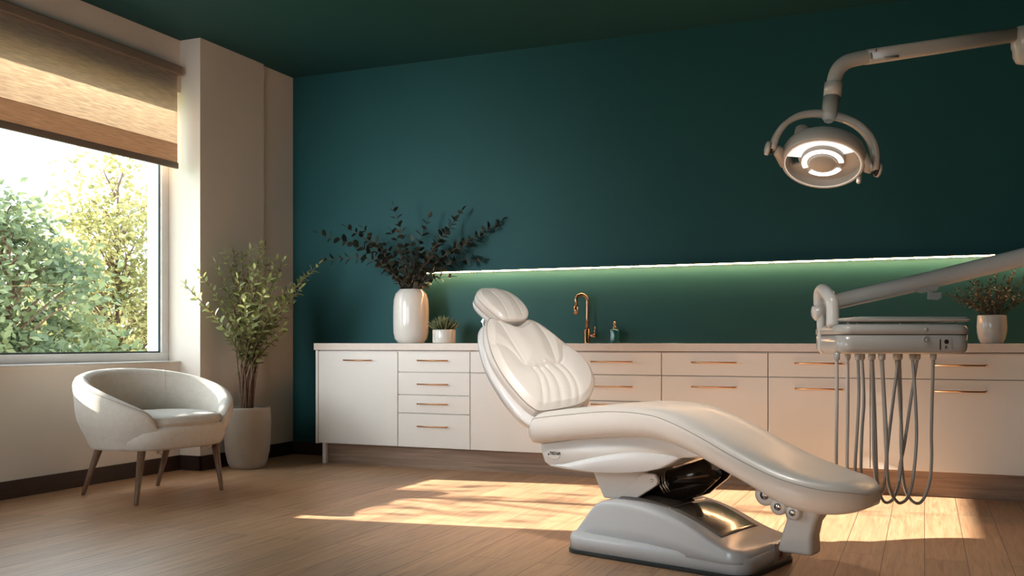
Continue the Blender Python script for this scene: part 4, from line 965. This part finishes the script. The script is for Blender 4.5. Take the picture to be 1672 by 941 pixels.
# ------------------------------------------------------------------ faucet, soap bottle
fp = Vector((onY(959, 6.645), 6.645, CT))
t = thing('faucet', 'tall curved copper faucet standing on the worktop behind the dental chair', 'faucet', fp)
MB().lathe([(0, 0), (.026, 0), (.026, .004), (.0215, .006), (.0215, .098), (.019, .101), (0, .101)], 32).build('faucet_body', 'aged_copper', t)
R0 = .042; sd_ = Vector((-.80, -.60, 0)).normalized()
arc = [Vector((0, 0, .09)), Vector((0, 0, .18)), Vector((0, 0, .30))]+[sd_*(R0-R0*math.cos(a))+UP*(.305+R0*math.sin(a)) for a in [PI*k/12 for k in range(1, 13)]]+[sd_*2*R0+UP*.255]
MB().tube(arc, .0125, 20).build('spout', 'aged_copper', t)
MB().tube([sd_*2*R0+UP*.262, sd_*2*R0+UP*.205], [.0165, .0165], 24).build('nozzle', 'aged_copper', t)
lv = MB(); ld = Vector((1, -.1, 0)).normalized()
lv.tube([ld*.015+UP*.055, ld*.062+UP*.055], .0125, 20); lv.tube([ld*.056+UP*.055, ld*.058+UP*.118], [.005, .0045], 12)
lv.build('lever', 'aged_copper', t, weld=False)
sp = Vector((onY(1003.5, 6.645), 6.645, CT))
t = thing('soap_bottle', 'small teal glass soap bottle with copper cap right of the faucet', 'bottle', sp)
MB().lathe([(0, 0), (.033, 0), (.037, .005), (.038, .02), (.038, .085), (.035, .097), (.020, .103), (.014, .105), (.014, .11), (0, .11)], 36).build('bottle_body', 'teal_glass', t)
MB().lathe([(0, .104), (.0145, .104), (.0145, .118), (.010, .120), (.009, .132), (.012, .134), (.012, .144), (.006, .147), (.005, .155), (0, .156)], 24).build('cap', 'aged_copper', t)

# ------------------------------------------------------------------ outside: ground and trees
GZ = -2.6
struct(MB().box((-90, -40, GZ-.1), (-5.4, 90, GZ)).build('ground', 'grass'))
def tree(name, label, cpx, cd, top_z, rx, rz, m, n_leaf, leafL, seed, trunk_r=.07, low=-1.2, base_xy=None, lean=0, clusters=90):
    random.seed(seed)
    if base_xy: base = Vector((*base_xy, GZ))
    else: base = V(cpx, 559, cd); base.z = GZ
    t = thing(name, label, 'tree', base)
    st, fo = MB(), MB()
    H = top_z-GZ
    tr = [Vector((0, 0, 0)), Vector((.05, .03, H*.35)), Vector((-.04+lean, .05, H*.62)), Vector((.03+lean, 0, H*.95))]
    st.tube(cr(tr, 5), [trunk_r*(1-.8*k/15) for k in range(16)], 10)
    cz = (top_z+low)/2-GZ; hz = (top_z-low)/2
    cl = []
    for k in range(clusters):
        a = random.uniform(0, 2*PI); u = random.uniform(-1, 1); r = random.random()**.45
        p = Vector((math.cos(a)*math.sqrt(1-u*u)*rx*r, math.sin(a)*math.sqrt(1-u*u)*rx*r, cz+u*hz*r))
        if u > 0: p.x *= (1-.35*u); p.y *= (1-.35*u)
        s_ = Vector((lean*.5, 0, max(H*.25, p.z-random.uniform(.5, 1.0)*math.hypot(p.x, p.y)-.2)))
        md = s_.lerp(p, .5)+Vector((random.uniform(-.1, .1), random.uniform(-.1, .1), .1))
        st.tube(cr([s_, md, p], 3), [.022-.0028*j for j in range(7)], 5)
        cl.append((p, (p-md).normalized()))
    per = n_leaf//clusters
    for p, dr_ in cl:
        sp_ = random.uniform(.16, .30)*rx
        for j in range(per):
            q = p+Vector((random.gauss(0, 1), random.gauss(0, 1), random.gauss(0, .8)))*sp_*.75
            d = (dr_*.5+Vector((random.uniform(-1, 1), random.uniform(-1, 1), random.uniform(-.9, .5)))).normalized()
            L = leafL*random.uniform(.7, 1.25)
            nr = Vector((random.uniform(-1, 1), random.uniform(-1, 1), random.uniform(-.2, 1)))
            nr = (nr-d*nr.dot(d)).normalized(); s2 = d.cross(nr)
            fo.add([q, q+d*L*.5+s2*L*.27, q+d*L-nr*L*.12, q+d*L*.5-s2*L*.27], [(0, 1, 2, 3)], False)
    st.build('trunk', 'bark', t, weld=False); fo.build('foliage', m, t, weld=False); return t
tree('tree', 'dark green leafy tree at the left edge of the window view', 12, 10.5, 2.50, 1.05, 1, 'green_crown', 13000, .11, 1, clusters=120)
tree('tree', 'golden green tree reaching highest behind the right half of the window', 190, 14.2, 3.62, 1.5, 1, 'gold_crown', 13000, .11, 2, low=-1.6, clusters=120)
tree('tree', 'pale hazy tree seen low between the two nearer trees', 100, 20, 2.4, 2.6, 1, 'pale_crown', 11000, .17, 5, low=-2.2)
tree('tree', 'added unseen slim sparse young tree outside, casting branch shadows through the window', 0, 0, 3.7, .7, 1, 'green_crown', 380, .08, 9, trunk_r=.10, low=1.9, base_xy=(-9.0, 4.10), clusters=26)  # out of view, added to streak the sun patch with branch shadows
